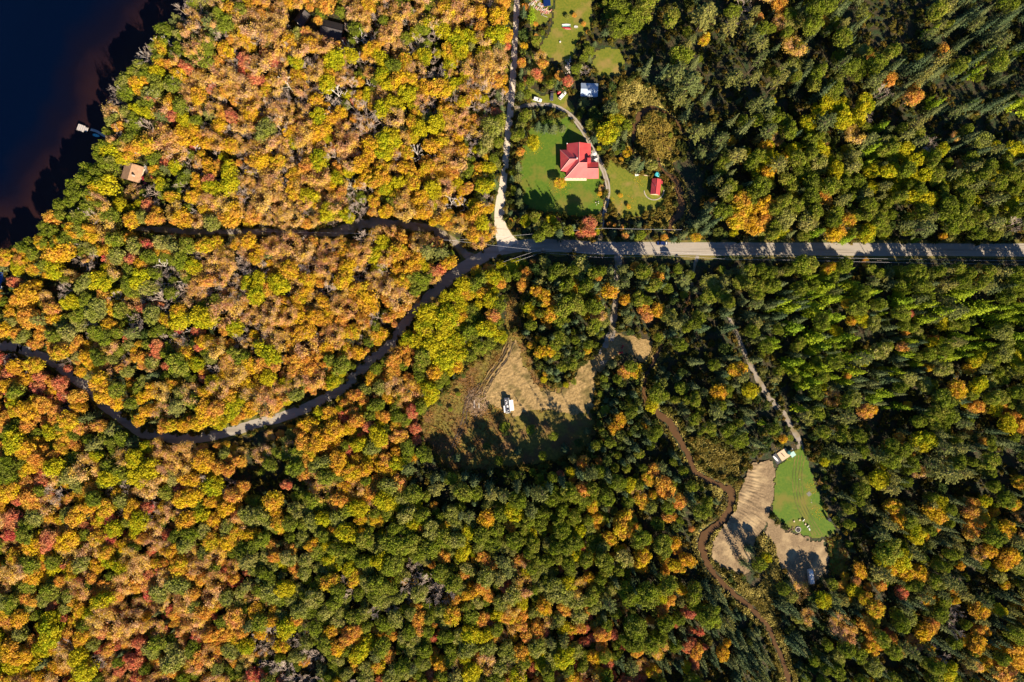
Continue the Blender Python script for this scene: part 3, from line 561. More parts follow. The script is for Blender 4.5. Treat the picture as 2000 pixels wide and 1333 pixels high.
# red tarped boat on its trailer and other craft
def hull(o, Lh, wd, hh, m, inner=None, name='hull', keel=.0, z=0.0):
    n = 12; rings = []
    for k in range(n + 1):
        t = k / n; x = (t - .5) * Lh; s = max(.04, sin(pi * min(1, (t * .94 + .06))) ** .55); wv = wd / 2 * s
        rings.append([(x, -wv, z + hh), (x, -wv * .7, z + hh * .35), (x, 0, z + keel), (x, wv * .7, z + hh * .35), (x, wv, z + hh)])
    mb = MB(); vs = sum(rings, []); fs = []
    for i in range(n):
        for k in range(4): fs.append((i * 5 + k, (i + 1) * 5 + k, (i + 1) * 5 + k + 1, i * 5 + k + 1))
    mb.add(vs, fs); child(mb, name, m, o)
    mb = MB(); top = [(r_[0][0], r_[0][1] * .86, z + hh * .8) for r_ in rings] + [(r_[4][0], r_[4][1] * .86, z + hh * .8) for r_ in rings[::-1]]
    mb.add(top, [tuple(range(len(top)))]); child(mb, 'deck', inner or m, o); mb = MB()
    for i in range(n):
        for k in (0, 4): mb.tube(rings[i][k], rings[i + 1][k], .05, n=4)
    child(mb, 'gunwale', inner if inner else m, o)
b = at(1095.5, 178, 50, 'covered_boat', 'long glossy red covered boat between the white estate car and orange maple', 'boat'); hull(b, 5.2, 1.7, .9, M['carred'], M['carred'], z=.25)
child(MB().loft([[(x, -w_, 1.05), (x, w_, 1.05), (x, 0, 1.05 + h_)] for x, w_, h_ in ((-2.4, .4, .1), (-1, .75, .45), (1, .75, .5), (2.4, .2, .1))]), 'cover', M['carred'], b); child(MB().tube((-2.3, 0, 1.2), (2.3, 0, 1.6), .06), 'ridge_pole', M['white'], b)
cg = 'canoes laid side by side on the upper lawn'
for i, (dy, m, ds, Lh) in enumerate(((-3.6, 'white', 'white canoe, uppermost of the boats lying on the upper lawn', 4.7), (-1.2, 'mint', 'pale green canoe, second from top of the boats on the upper lawn', 4.6), (.9, 'offwhite', 'off white canoe, third from top of the boats on the upper lawn', 4.8), (3.2, 'carred', 'red canoe, fourth from top of the boats on the upper lawn', 4.6), (5.0, 'ridge', 'pink kayak, lowest of the boats on the upper lawn', 3.2))):
    b = at(1106 + (3 if i == 4 else (1 if i == 3 else 0)), 52.5 + dy, -4 if i > 2 else 1, 'canoe', ds, 'canoe', group=cg); hull(b, Lh, .62, .3, M[m], M['darkgrey'] if i == 2 else M[m])
b = at(1125, 53.5, -5, 'dinghy', 'short round white dinghy to the right of the canoes on the upper lawn', 'dinghy'); hull(b, 2.1, 1.3, .4, M['white'], M['offwhite']); child(MB().box((0, 0, .4), (.25, 1.0, .05)), 'seat', M['grey'], b)
b = at(1094, 83, 0, 'white_bucket', 'small white tub standing alone on the upper lawn', 'tub'); child(MB().tube((0, 0, 0), (0, 0, .6), .38, .45, 10), 'side', M['white'], b); child(MB().tube((0, 0, .6), (0, 0, .63), .47, .47, 10), 'rim', M['offwhite'], b)
b = at(189, 265.5, -14, 'rowing_boat', 'turquoise rowing boat tied up beside the lake dock', 'boat', -.25); hull(b, 3.8, 1.5, .55, M['cyan'], M['cyan'], z=0)
for x in (-1, 0, 1): child(MB().box((x, 0, .5), (.25, 1.25, .05)), 'seat', M['mint'], b)
# docks
dk = at(165, 253, -20, 'lake_dock', 'sunlit pale plank dock reaching out into the lake', 'dock', -.2)
for k in range(16): child(MB().box((-3.4 + k * .36, (.2 if k > 10 else 0), .5), (.33, 3.4 if k < 11 else 2.0, .07)), 'plank', M['grey'] if k % 3 else M['rock'], dk)
mb = MB(); [mb.tube((x, y, -1.2), (x, y, .75), .09) for x in (-3.3, -.8, 1.8) for y in (-1.5, 1.5)]; child(mb, 'post', M['darkwood'], dk)
for k in range(30): 
    if k == 0: wk = at(203, 264, -22, 'dock_walkway', 'narrow shaded walkway joining the lake dock to the shore', 'walkway', -.15)
    child(MB().box((-7 + k * .5, .3 * sin(k * .3), .5), (.44, 1.3 if k < 22 else 2.2, .06)), 'plank', M['grey'], wk)
mb = MB(); [mb.tube((x, y, -1), (x, y, .6), .08) for x in (-6, -2, 2, 6) for y in (-.5, .5)]; child(mb, 'post', M['darkwood'], wk)
lg = at(201, 302, -35, 'washed_up_log', 'bleached white log lying at the lake edge below the dock', 'log', -.1); child(MB().tube((-1.6, 0, .2), (1.4, .2, .3), .16, .08), 'stem', M['snag'], lg); child(MB().tube((.3, .1, .25), (1.2, .9, .5), .06, .03), 'branch', M['snag'], lg)

# ---- camper in the cleared field, with a flat dark roof, slide-out and awning
t = at(992.3, 791.5, 96, 'camper_trailer', 'white camper with dark panelled roof and wide white awning in the cleared field', 'camper')
child(MB().box((0, .35, 1.75), (7.9, 2.5, 2.7), bev=.15), 'body', M['white'], t)
rf = child(MB().box((0, .35, 3.14), (7.5, 2.2, .08), bev=.03), 'roof', M['darkgrey'], t)
for x, y, sx, sy, m in ((2.9, .7, .5, .5, 'white'), (2.1, .1, .9, .35, 'offwhite'), (1.3, .5, 1.0, .8, 'offwhite'), (-.4, .1, 1.1, .9, 'white'), (-2.4, 0, .6, .6, 'white'), (-3.1, .7, .4, .4, 'offwhite'), (.6, 1.1, .4, .3, 'white')):
    child(MB().box((x, y + .2, 3.24), (sx, sy, .16), bev=.04), 'roof_vent', M[m], rf)
child(MB().box((-1.7, 2.0, 1.7), (3.6, .9, 2.2), bev=.06), 'slide_out', M['white'], t)
child(MB().slab([(-2.9, -.9, 2.85), (2.7, -.9, 2.85), (2.7, -2.9, 2.45), (-2.9, -2.9, 2.45)], .05), 'awning', M['white'], t)
mb = MB(); [mb.tube((x, -2.85, .0), (x, -2.85, 2.45), .04) for x in (-2.8, 2.6)]; child(mb, 'awning_pole', M['metal'], t)
for x in (-.6, .5):
    for y in (-.8, 1.5): child(MB().tube((x, y - .12, .36), (x, y + .12, .36), .36, n=12), 'wheel', M['black'], t)
for x in (-2.6, .2, 2.4): child(MB().box((x, -.92, 1.9), (.9, .05, .6)), 'window', M['glass'], t)
mb = MB(); mb.tube((3.9, .0, .5), (5.0, .35, .5), .07); mb.tube((3.9, .7, .5), (5.0, .35, .5), .07); mb.tube((5, .35, 0), (5, .35, .8), .06); child(mb, 'hitch', M['black'], t)
# ---- silver camper in tree shade
t = at(1581, 1124.5, 97, 'travel_trailer', 'silver grey travel trailer in deep shade at the end of the brown track', 'camper')
child(MB().loft([section(-3.7, 1.1, .5, 2.6, .2), section(-3.4, 1.22, .45, 2.95, .2), section(3.2, 1.22, .45, 2.95, .2), section(3.75, 1.1, .55, 2.3, .2)]), 'body', M['offwhite'], t)
rf = child(MB().box((-.1, 0, 2.98), (6.4, 2.0, .06), bev=.02), 'roof', M['white'], t)
for x, y in ((2.2, .3), (.9, -.4), (-.6, .2), (-2.2, -.3)): child(MB().box((x, y, 3.1), (.6, .55, .2), bev=.05), 'roof_vent', M['white'], rf)
for y in (-1.1, 1.1): child(MB().tube((-.2, y - .12, .36), (-.2, y + .12, .36), .36, n=12), 'wheel', M['black'], t)
for s in (-1, 1): child(MB().box((1.4, s * 1.24, 1.9), (1.2, .04, .6)), 'window', M['glass'], t)
child(MB().tube((3.7, 0, .5), (4.8, 0, .5), .08), 'hitch', M['black'], t)
# ---- brush pile
bp = at(931, 787, 0, 'brush_pile', 'large heap of grey brown cut branches and two pale logs beside the field', 'brush pile'); rb = random.Random(3); mb = MB()
for k in range(520):
    a = rb.random() * 6.28; q = rb.random() ** .6; x, y = cos(a) * q * 6.2, sin(a) * q * 7.5; z = 2.2 * (1 - q ** 2) * rb.random(); b = rb.random() * 6.28; Lh = rb.uniform(.8, 3.0); mb.tube((x, y, z + .2), (x + cos(b) * Lh, y + sin(b) * Lh, z + rb.uniform(-.1, .8)), rb.uniform(.03, .09), .02, n=3, cap=False)
bb = child(mb, 'branch_tangle', M['twig2'], bp); bb['kind'] = 'stuff'
for x, y, L_ in ((-1.2, -.5, 4.2), (1.3, -1.4, 2.6)): child(MB().tube((x, y - L_ / 2, 2.1), (x, y + L_ / 2, 2.3), .16, .12, 7), 'log', M['snag'], bp)
# ---- beam, box and turquoise canopy by the small red shed
b = at(1243, 341.5, 10, 'pump_box', 'small pale box at the left end of the long footbridge beam', 'box'); child(MB().box((0, 0, .5), (1.8, 1.5, 1.0), bev=.06), 'case', M['offwhite'], b); child(MB().box((0, 0, 1.04), (1.95, 1.65, .08)), 'lid', M['white'], b)
b = at(1261, 343.5, -9, 'footbridge', 'long thin pale plank footbridge running towards the turquoise canopy', 'footbridge'); 
for k in range(3): child(MB().box((-2.6 + k * 2.6, 0, .45), (2.5, .42, .09)), 'plank', M['wood'], b)
for s in (-3.4, 0, 3.4): child(MB().box((s, 0, .2), (.2, .6, .4)), 'post', M['darkwood'], b)
b = at(1283, 343.5, -32, 'turquoise_canopy', 'sagging turquoise tarp canopy just above the small red shed', 'canopy'); mb = MB(); rb = random.Random(4); g = [[(-1.3 + i * .65, -1.2 + j * .6, 2.1 - .35 * ((i - 2) ** 2 + (j - 2) ** 2) / 8 + rb.uniform(-.12, .12)) for i in range(5)] for j in range(5)]
for j in range(4):
    for i in range(4): mb.slab([g[j][i], g[j][i + 1], g[j + 1][i + 1], g[j + 1][i]], .02)
child(mb, 'tarp', M['turq'], b)
for x, y in ((-1.3, -1.2), (1.3, -1.2), (1.3, 1.2), (-1.3, 1.2)): child(MB().tube((x, y, 0), (x, y, 1.8), .04), 'pole', M['metal'], b)
# stone ring round the small shed
o = at(1277, 378, 0, 'stone_edging', 'curved ring of pale stones round the flower bed below the small red shed', 'edging')
for k in range(34):
    a = pi * 1.02 + k / 33 * pi * .98; rad = 5.2; child(MB().box((cos(a) * rad * 1.0 + .1, sin(a) * rad * .95 + 1.5, .12), (.5, .34, .3), a, bev=.08), 'stone', M['rock'], o)
# ---- timber deck with teal canopy, canoe on a black mat
d = at(1530.5, 888, 33, 'timber_deck', 'pale timber deck at the top of the mown field', 'deck')
for k in range(14): child(MB().box((-2.55 + k * .39, 0, .35), (.36, 5.0, .07)), 'plank', M['wood'], d)
child(MB().box((0, 0, .16), (5.2, 4.8, .28)), 'frame', M['darkwood'], d)
b = at(1529, 889.5, 33 - 78, 'bench', 'dark narrow bench standing on the pale timber deck', 'bench', .4); child(MB().box((0, 0, .42), (2.2, .35, .07)), 'seat', M['darkwood'], b); [child(MB().box((x, 0, .2), (.1, .32, .4)), 'leg', M['darkwood'], b) for x in (-.9, .9)]
b = at(1536, 881.5, 33, 'deck_chair', 'small reddish chair on the timber deck near the teal canopy', 'chair', .4); child(MB().box((0, 0, .4), (.6, .6, .06)), 'seat', M['tanroof'], b); child(MB().box((-.3, 0, .7), (.06, .6, .6)), 'backrest', M['tanroof'], b); [child(MB().box((x, y, .2), (.06, .06, .4)), 'leg', M['tanroof'], b) for x in (-.25, .25) for y in (-.25, .25)]
b = at(1516.5, 896.5, 33, 'black_mat', 'black groundsheet beside the timber deck with a white canoe on it', 'mat'); child(MB().box((0, 0, .28), (2.6, 5.4, .06)), 'sheet', M['darkgrey'], b); child(MB().box((0, 0, .14), (2.4, 5.2, .2)), 'pallet', M['darkwood'], b)
b = at(1514.5, 896, 33 + 100, 'white_canoe', 'white canoe lying on the black mat beside the timber deck', 'canoe', .32); hull(b, 3.9, .95, .35, M['white'], M['white'])
b = at(1543, 884, 33, 'teal_shelter', 'two tone teal and mint shelter at the right end of the timber deck', 'shelter'); mb = MB()
R_ = [[(1.0 * cos(a) - .9, 1.5 * sin(a) + 1.0, 1.7), (.55 * cos(a) - .9, .9 * sin(a) + 1.0, 2.3)] for a in [2 * pi * k / 10 for k in range(10)]]
for k in range(10): mb.slab([R_[k][0], R_[(k + 1) % 10][0], R_[(k + 1) % 10][1], R_[k][1]], .04)
mb.slab([r_[1] for r_ in R_], .04); mb.prism([(1.0 * cos(2 * pi * k / 10) - .9, 1.45 * sin(2 * pi * k / 10) + 1.0) for k in range(10)], 0, 1.66); child(mb, 'tent_body', M['teal'], b); child(MB().slab([(-1.1, -2.2, 2.1), (1.5, -2.2, 1.9), (1.5, 0.3, 1.9), (-1.1, 0.3, 2.1)], .05), 'canopy', M['mint'], b)
for x, y in ((-1, -2.1), (1.4, -2.1), (1.4, .2)): child(MB().tube((x, y, 0), (x, y, 1.95), .04), 'pole', M['metal'], b)
b = at(1546, 877, 0, 'gas_bottle', 'white bottle standing behind the teal shelter', 'bottle'); child(MB().tube((0, 0, 0), (0, 0, .7), .3, .3, 10), 'tank', M['white'], b); child(MB().tube((0, 0, .7), (0, 0, .85), .12, .1, 8), 'valve', M['metal'], b)
# ---- fire pit, stumps, chairs and grill
f = at(1558.5, 1034.5, 0, 'fire_pit', 'round stone fire pit full of ash at the edge of the mown field', 'fire pit')
for k in range(16): a = 2 * pi * k / 16; child(MB().box((cos(a) * 1.35, sin(a) * 1.35, .2), (.4, .5, .42), a, bev=.09), 'stone', M['rock'], f)
child(MB().tube((0, 0, 0), (0, 0, .12), 1.2, 1.1, 16), 'ash_bed', M['ash'], f); mb = MB(); [mb.tube((cos(k) * .8, sin(k) * .8, .15), (-cos(k) * .6, -sin(k) * .6, .4), .08) for k in (0.3, 1.4, 2.5)]; child(mb, 'charred_log', M['ash'], f)
for px, py, ds in ((1544, 1036, 'heap of reddish split logs left of the round fire pit'),):
    o = at(px, py, 30, 'firewood_heap', ds, 'firewood'); rb = random.Random(2); mb = MB()
    for k in range(26): x, y, a = rb.uniform(-1.5, 1.9), rb.uniform(-.9, .8), rb.random() * 3; child(MB().tube((x, y, .12 + .2 * rb.random()), (x + cos(a) * .7, y + sin(a) * .7, .15 + .3 * rb.random()), .1, .09, 5), 'log', M['darkwood'] if k % 3 else M['tanroof'], o)
for px, py, ds in ((1550.5, 1018.5, 'pale tree stump, leftmost of the seats round the fire pit'), (1561.5, 1016, 'pale tree stump, second seat from the left near the fire pit'), (1572.5, 1024, 'pale tree stump between the two light benches')):
    b = at(px, py, 0, 'stump_seat', ds, 'stump', group='stump seats near the fire pit'); child(MB().tube((0, 0, 0), (0, 0, .5), .48, .42, 11), 'trunk', M['bark'], b); child(MB().tube((0, 0, .5), (0, 0, .53), .43, .43, 11), 'cut_face', M['wood'], b)
for px, py, a, ds in ((1569, 1016, 48, 'white garden bench nearest the mown tracks, upper of two'), (1577.5, 1028, 40, 'white garden bench just above the white slab chair, lower of two')):
    b = at(px, py, a, 'garden_bench', ds, 'bench', group='white benches near the fire pit'); child(MB().box((0, 0, .45), (1.5, .45, .06)), 'seat', M['white'], b); child(MB().box((0, .26, .75), (1.5, .06, .5)), 'backrest', M['white'], b); [child(MB().box((x, 0, .22), (.08, .42, .44)), 'leg', M['grey'], b) for x in (-.65, .65)]
b = at(1580.5, 1034, -70, 'lounge_chair', 'white reclining chair, lowest of the seats near the fire pit', 'chair'); child(MB().box((0, 0, .35), (1.3, .65, .06)), 'seat', M['offwhite'], b); child(MB().box((-.75, 0, .6), (.5, .65, .06), ry=-.7), 'backrest', M['offwhite'], b); [child(MB().box((x, y, .17), (.06, .06, .34)), 'leg', M['grey'], b) for x in (-.5, .5) for y in (-.28, .28)]
b = at(1615, 1013, 20, 'garden_shelter', 'narrow dark upright toilet hut casting a long shadow on the mown field', 'hut'); child(MB().box((0, 0, 1.5), (1.0, 1.1, 3.0)), 'wall', M['darkwood'], b); child(MB().slab([(-.7, -.75, 3.3), (.7, -.75, 3.3), (.7, .75, 3.0), (-.7, .75, 3.0)], .08), 'roof', M['darkgrey'], b); child(MB().box((0, -.57, 1.1), (.7, .06, 1.8)), 'door', M['white'], b)
# lattice frame lying on the lawn
b = at(1580, 965, 40, 'lattice_frame', 'pale crossed timber frame lying in the middle of the mown field', 'frame')
for k in range(5): child(MB().box((-.9 + k * .45, 0, .1), (.12, 2.0, .06)), 'slat', M['grey'], b); child(MB().box((0, -.9 + k * .45, .16), (2.0, .12, .06)), 'crossbar', M['grey'], b)
for (px, py, s, ds) in ((1586, 979, .35, 'small pale stones lying below the lattice frame'), (1560, 936, .4, 'single pale stone near the top of the mown field')):
    b = at(px, py, 0, 'field_stone', ds, 'stone'); rb = random.Random(int(px)); [child(MB().box((rb.uniform(-.5, .5), rb.uniform(-1.2, 1.2), .12), (s, s * .8, .25), rb.random(), bev=.08), 'stone', M['rock'], b) for _ in range(4 if s < .4 else 1)]
# quad bikes in the shade
for px, py, a, ds in ((1215.5, 678, 60, 'red quad bike in the shade, upper of two beside the bare earth'), (1212.5, 689, 10, 'red quad bike in the shade, lower of two beside the bare earth')):
    o = at(px, py, a, 'quad_bike', ds, 'quad bike', group='red quad bikes in the shaded yard')
    child(MB().loft([section(-.95, .32, .5, .85, .08), section(-.3, .26, .5, .9, .08), section(.3, .26, .5, .95, .08), section(.95, .34, .5, .85, .08)]), 'body', M['carred'], o); child(MB().box((-.25, 0, .98), (.8, .34, .14), bev=.05), 'seat', M['black'], o)
    for x in (-.65, .65):
        for s in (-1, 1): child(MB().tube((x, s * .4, .3), (x, s * .62, .3), .3, n=10), 'wheel', M['black'], o); 
        child(MB().box((x, 0, .78), (.5, 1.2, .08), bev=.03), 'mudguard', M['carred'], o)
    child(MB().tube((.45, -.4, 1.15), (.45, .4, 1.15), .03), 'handlebar', M['black'], o)
# pink planks and lumber, rock heaps
o = at(1054, 14, -38, 'lumber_heap', 'scattered heap of pale pink and grey lumber at the top edge', 'lumber'); rb = random.Random(8)
for k in range(64): x, y = rb.uniform(-6, 6), rb.uniform(-2.3, 2.3); child(MB().box((x, y, .15 + .5 * rb.random()), (rb.uniform(1.2, 2.8), rb.uniform(.14, .4), .08), rb.choice((0, 1.57)) + rb.uniform(-.3, .3)), 'board', M[rb.choice(('rock', 'grey', 'wood', 'ridge', 'offwhite'))], o)
b = at(1068, 6, 5, 'tarp_lean_to', 'dark blue tarpaulin lean-to right of the lumber heap at the top edge', 'lean-to'); child(MB().slab([(-1.8, -2.4, 1.2), (1.8, -2.4, 1.6), (1.8, 2.4, 2.2), (-1.8, 2.4, 1.8)], .04), 'tarp', M['navy'], b); [child(MB().tube((x, y, 0), (x, y, 1.4), .05), 'pole', M['metal'], b) for x in (-1.7, 1.7) for y in (-2.2, 2.2)]
o = at(1110, 130, 0, 'rock_pile', 'tall heap of pale broken rocks beside the grey leafless bush', 'rock pile'); rb = random.Random(12)
for k in range(70): x, y = rb.gauss(0, .9), rb.gauss(0, 2.4); child(MB().box((x, y, .2 + rb.random() * .7 * max(0, 1 - abs(x))), (rb.uniform(.3, .8), rb.uniform(.3, .7), rb.uniform(.3, .5)), rb.random() * 3, bev=.1), 'rock', M['rock'], o)
o = at(1113.5, 165, 0, 'gravel_heap', 'long low grey mauve heap of gravel between orange maple and blue shed', 'gravel heap'); rings = []
mb = MB(); rings = [[(x_ * (1 - t) * 1.5, y_ * (1 - t) * 4.8, t * 1.1) for x_, y_ in [(cos(2 * pi * k / 16) * (1 + .15 * sin(k * 3)), sin(2 * pi * k / 16)) for k in range(16)]] for t in (0, .35, .7, .95)]; mb.loft(rings); child(mb, 'heap', M['grey'], o)
o = at(1167, 397, 10, 'garden_ornaments', 'small cluster of dark and white garden ornaments on the house lawn', 'ornaments'); rb = random.Random(6)
for k in range(9): x, y = rb.uniform(-.9, .9), rb.uniform(-1.5, 1.5); child(MB().tube((x, y, 0), (x, y, rb.uniform(.3, .9)), rb.uniform(.12, .3), .1, 7), 'pot', M['white'] if k % 2 else M['black'], o)
# fallen trunks on the dirt bank
o = at(1443, 1097, -60, 'fallen_spruce', 'fallen bare spruce trunk lying across the lower bulldozed bank', 'fallen tree'); child(MB().tube((-6.5, 0, .5), (6.5, 0, .35), .2, .05, 7), 'trunk', M['bark'], o); mb = MB(); rb = random.Random(21)
for k in range(90): x = rb.uniform(-6, 2); a = rb.choice((-1, 1)) * rb.uniform(.7, 1.2); L_ = 1.8 * (1 - (x + 6) / 14); mb.tube((x, 0, .5), (x + cos(a) * L_, sin(a) * L_, .4 + rb.random() * .6), .03, .012, 3, cap=False)
b2 = child(mb, 'dead_branches', M['twig2'], o); b2['kind'] = 'stuff'

# ---- poles and cables along the road
def pole(px, py, zt, ds, arm=0):
    x, y, _ = W(px, py, zt); o = empty('utility_pole', (x, y, 0), radians(arm), ds, 'utility pole', 'wooden utility poles along the road')
    child(MB().tube((0, 0, -.5), (0, 0, zt), .17, .12, 8), 'post', M['bark'], o); child(MB().box((0, 0, zt - .5), (.12, 2.0, .14)), 'crossarm', M['darkwood'], o)
    for y_ in (-.9, 0, .9): child(MB().tube((0, y_, zt - .42), (0, y_, zt - .15), .06, .05, 6), 'insulator', M['white'], o)
    return (x, y, zt)
PL = [(930, 533, 'utility pole on the corner where the curved road meets the junction'), (1058, 490, 'utility pole below the road just right of the junction'), (1176, 500, 'utility pole beside the mouth of the shaded lane'), (1292, 495, 'utility pole below the navy pickup'), (1420, 503, 'utility pole below the road between pickup and lane bend'), (1560, 505, 'utility pole right of the lane beginning, below the road'), (1718, 509, 'utility pole at the middle of the straight road on the right'), (1880, 512, 'utility pole nearest the right end of the road')]
tops = [pole(a, b, 9.0, d_, 88 if a > 1000 else 50) for a, b, d_ in PL]
tops.append((W(2160, 514, 9)[0], W(2160, 514, 9)[1], 9.0)); P8 = (W(882, 470, 9)[0], W(882, 470, 9)[1], 9.0); P9 = (W(690, 456, 9)[0], W(690, 456, 9)[1], 9.0); P10 = (W(500, 452, 9)[0], W(500, 452, 9)[1], 9.0)
pole(882, 470, 9.0, 'utility pole beside the wide grey track, nearest the junction', 90); pole(690, 456, 9.0, 'utility pole at the left end of the wide grey track', 90)
def cable(a, b, off, ds, sag=.7, rad=.035):
    o = empty('power_line', a, 0, ds, 'cable', 'overhead cables beside the road'); mb = MB(); n = 10; A, B = Vector(a), Vector(b); d = (B - A).normalized(); nrm = Vector((-d.y, d.x, 0)); pts = []
    for k in range(n + 1): t_ = k / n; pts.append((B - A) * t_ + nrm * off + Vector((0, 0, -4 * sag * t_ * (1 - t_) - .15)))
    for k in range(n): mb.tube(pts[k], pts[k + 1], rad, n=4, cap=False)
    me_ = mb.build('cable_span', M['wire'], o); return o
for i in range(len(tops) - 1):
    for off, wd_ in ((-.9, 'upper'), (.9, 'lower')):
        cable(tops[i], tops[i + 1], off, f'{wd_} cable running right from the ' + ' '.join(PL[i][2].replace('utility pole', 'pole').split()[:9]))
cable(tops[1], P8, 0, 'cable crossing the junction towards the wide grey track'); cable(P8, P9, 0, 'cable following the wide grey track to its left end'); cable(P9, P10, 0, 'cable over the dark shaded continuation of the grey track')
cable((W(1176, 446, 9)[0], W(1176, 446, 9)[1], 9), (W(1332, 449, 9)[0], W(1332, 449, 9)[1], 9), 0, 'single cable above the road between drive entrance and dark pond'); cable(P8, (W(1176, 446, 9)[0], W(1176, 446, 9)[1], 9), 0, 'cable from the grey track over the north road mouth')

# ------------------------------------------------------------------ trees
def cards(P, N, size, r, tint=None, jit=0.55, asp=1.0):
    """leaf clumps: small bent quads facing roughly along N"""
    n = len(P); N = N + r.normal(size=(n, 3)) * jit; N /= np.linalg.norm(N, axis=1)[:, None] + 1e-9
    A = r.normal(size=(n, 3)); A -= (A * N).sum(1)[:, None] * N; A /= np.linalg.norm(A, axis=1)[:, None] + 1e-9
    B = np.cross(N, A); s = (size * (0.6 + 0.8 * r.random(n)))[:, None] * 0.5
    q = np.stack([P - A * s * 1.15, P - B * s * asp * 0.8 + N * s * .25, P + A * s, P + B * s * asp * 0.9 + N * s * .25], 1)
    t = r.random(n) if tint is None else tint
    return q.reshape(-1, 3), np.repeat(t, 4)
def quads_mesh(name, parts):
    """parts: list of (verts, tint, material index)"""
    co = np.concatenate([p[0] for p in parts]); t = np.concatenate([p[1] for p in parts]); n = len(co) // 4
    me = mesh_np(name, co, np.arange(n * 4).reshape(n, 4))
    a = me.attributes.new('tint', 'FLOAT', 'POINT'); a.data.foreach_set('value', t.astype(np.float32))
    me.polygons.foreach_set('material_index', np.concatenate([np.full(len(p[0]) // 4, p[2], np.int32) for p in parts]))
    return me
def stick(p0, p1, r0, r1):
    """three sided tapered stick as quads"""
    d = p1 - p0; L = np.linalg.norm(d); d = d / (L + 1e-9); a = np.cross(d, [0.3, 0.5, 0.81]); a /= np.linalg.norm(a) + 1e-9; b = np.cross(d, a); q = []
    for k in range(3):
        c0, s0 = cos(2 * pi * k / 3), sin(2 * pi * k / 3); c1, s1 = cos(2 * pi * (k + 1) / 3), sin(2 * pi * (k + 1) / 3)
        u, v = a * c0 + b * s0, a * c1 + b * s1; q += [p0 + u * r0, p0 + v * r0, p1 + v * r1, p1 + u * r1]
    return q
def sticks(L, mi=0):
    co = np.array(sum([stick(*s) for s in L], [])); return (co, np.full(len(co), 0.5), mi)
def limbs(r, Hh, R, n1=7, n2=4, n3=4, base=0.35, tr=0.22, n4=0, twig=0.035):
    """trunk and branching limbs of a broadleaf tree; returns (trunk sticks, twig sticks, tips)"""
    T = []; tw = []; tips = []; p = np.zeros(3); top = np.array([r.normal() * 0.3, r.normal() * 0.3, Hh * 0.8]); T.append((p, top * 0.5, tr, tr * 0.7)); T.append((top * 0.5, top, tr * 0.7, tr * 0.3))
    for i in range(n1):
        a = 2 * pi * i / n1 + r.normal() * 0.3; z = Hh * (base + (0.8 - base) * (i + r.random()) / n1); rr = R * (0.55 + 0.3 * r.random())
        s = top * (z / (Hh * 0.8)); e = np.array([cos(a) * rr, sin(a) * rr, min(Hh * 0.93, z + Hh * (0.16 + 0.1 * r.random()))]); mid = (s + e) / 2 + np.array([0, 0, -0.4])
        T.append((s, mid, tr * .45, tr * .3)); T.append((mid, e, tr * .3, tr * .15))
        for j in range(n2):
            b = a + (j - (n2 - 1) / 2) * 0.55 + r.normal() * 0.25; st = mid + (e - mid) * r.random(); l = R * (0.25 + 0.25 * r.random())
            e2 = st + np.array([cos(b) * l, sin(b) * l, l * (0.35 + 0.5 * r.random())]); e2[2] = min(e2[2], Hh); tw.append((st, e2, tr * .16, twig * 0.8)); tips.append(e2)
            for k in range(n3):
                c = b + r.normal() * 0.9; l2 = R * (0.12 + 0.15 * r.random()); s3 = st + (e2 - st) * (0.3 + 0.7 * r.random()); e3 = s3 + np.array([cos(c) * l2, sin(c) * l2, l2 * (0.2 + 0.9 * r.random())]); tw.append((s3, e3, twig, twig * .6)); tips.append(e3)
                for m in range(n4):
                    d = c + r.normal() * 0.9; l3 = R * (0.07 + 0.09 * r.random()); s4 = s3 + (e3 - s3) * r.random(); tw.append((s4, s4 + np.array([cos(d) * l3, sin(d) * l3, l3 * r.random()]), twig * .8, twig * .4))
    return T, tw, tips
def crown_broad(seed, R=4.5, Hh=15, nb=22, per=75, size=0.66, depth=1.5, flat=0.8, twigs=True, gap=0.0):
    r = np.random.default_rng(seed); T, tw, tips = limbs(r, Hh * .93, R * .9); out = []; zc = Hh - depth * R * 0.5
    el = 1 + 0.18 * r.normal(); ea = r.random() * pi
    for i in range(nb):
        rho = R * 0.80 * math.sqrt((i + 0.5) / nb); a = i * 2.39996 + r.normal() * 0.25
        br = R * (0.17 + 0.20 * r.random() ** 1.5); c = np.array([rho * cos(a), rho * sin(a), zc + (Hh - zc - br * 0.8) * math.sqrt(max(0.02, 1 - (rho / R) ** 2)) * (flat + (1 - flat) * r.random()) - r.random() * 0.30 * R])
        ca, sa = cos(ea), sin(ea); u = (c[0] * ca + c[1] * sa) * el; v = (-c[0] * sa + c[1] * ca) / el; c[0], c[1] = u * ca - v * sa, u * sa + v * ca
        m = int(per * (0.7 + 0.6 * r.random())); D = r.normal(size=(m, 3)); D[:, 2] = np.abs(D[:, 2]) * 0.9 - 0.35; D /= np.linalg.norm(D, axis=1)[:, None]
        rad = br * (0.62 + 0.60 * r.random(m))[:, None]; P = c + D * rad * np.array([1, 1, 0.85])
        if gap: k = r.random(m) > gap; P, D = P[k], D[k]
        q, t = cards(P, D + np.array([0, 0, .25]), size, r, None, 0.8); bt = (r.random() - 0.5) * 0.6
        out.append((q, np.clip(t * 0.75 + 0.12 + bt, 0, 1), 0))
    # a looser skirt of leaves lower down
    m = int(per * nb * 0.18); a = r.random(m) * 2 * pi; rr = R * (0.6 + 0.32 * r.random(m)); P = np.stack([rr * np.cos(a), rr * np.sin(a), zc - R * 0.75 * r.random(m) ** 1.3], 1)
    q, t = cards(P, P * np.array([1, 1, 0]) / R + [0, 0, .3], size * 1.1, r); out.append((q, t * 0.8, 0))
    return T, tw, out
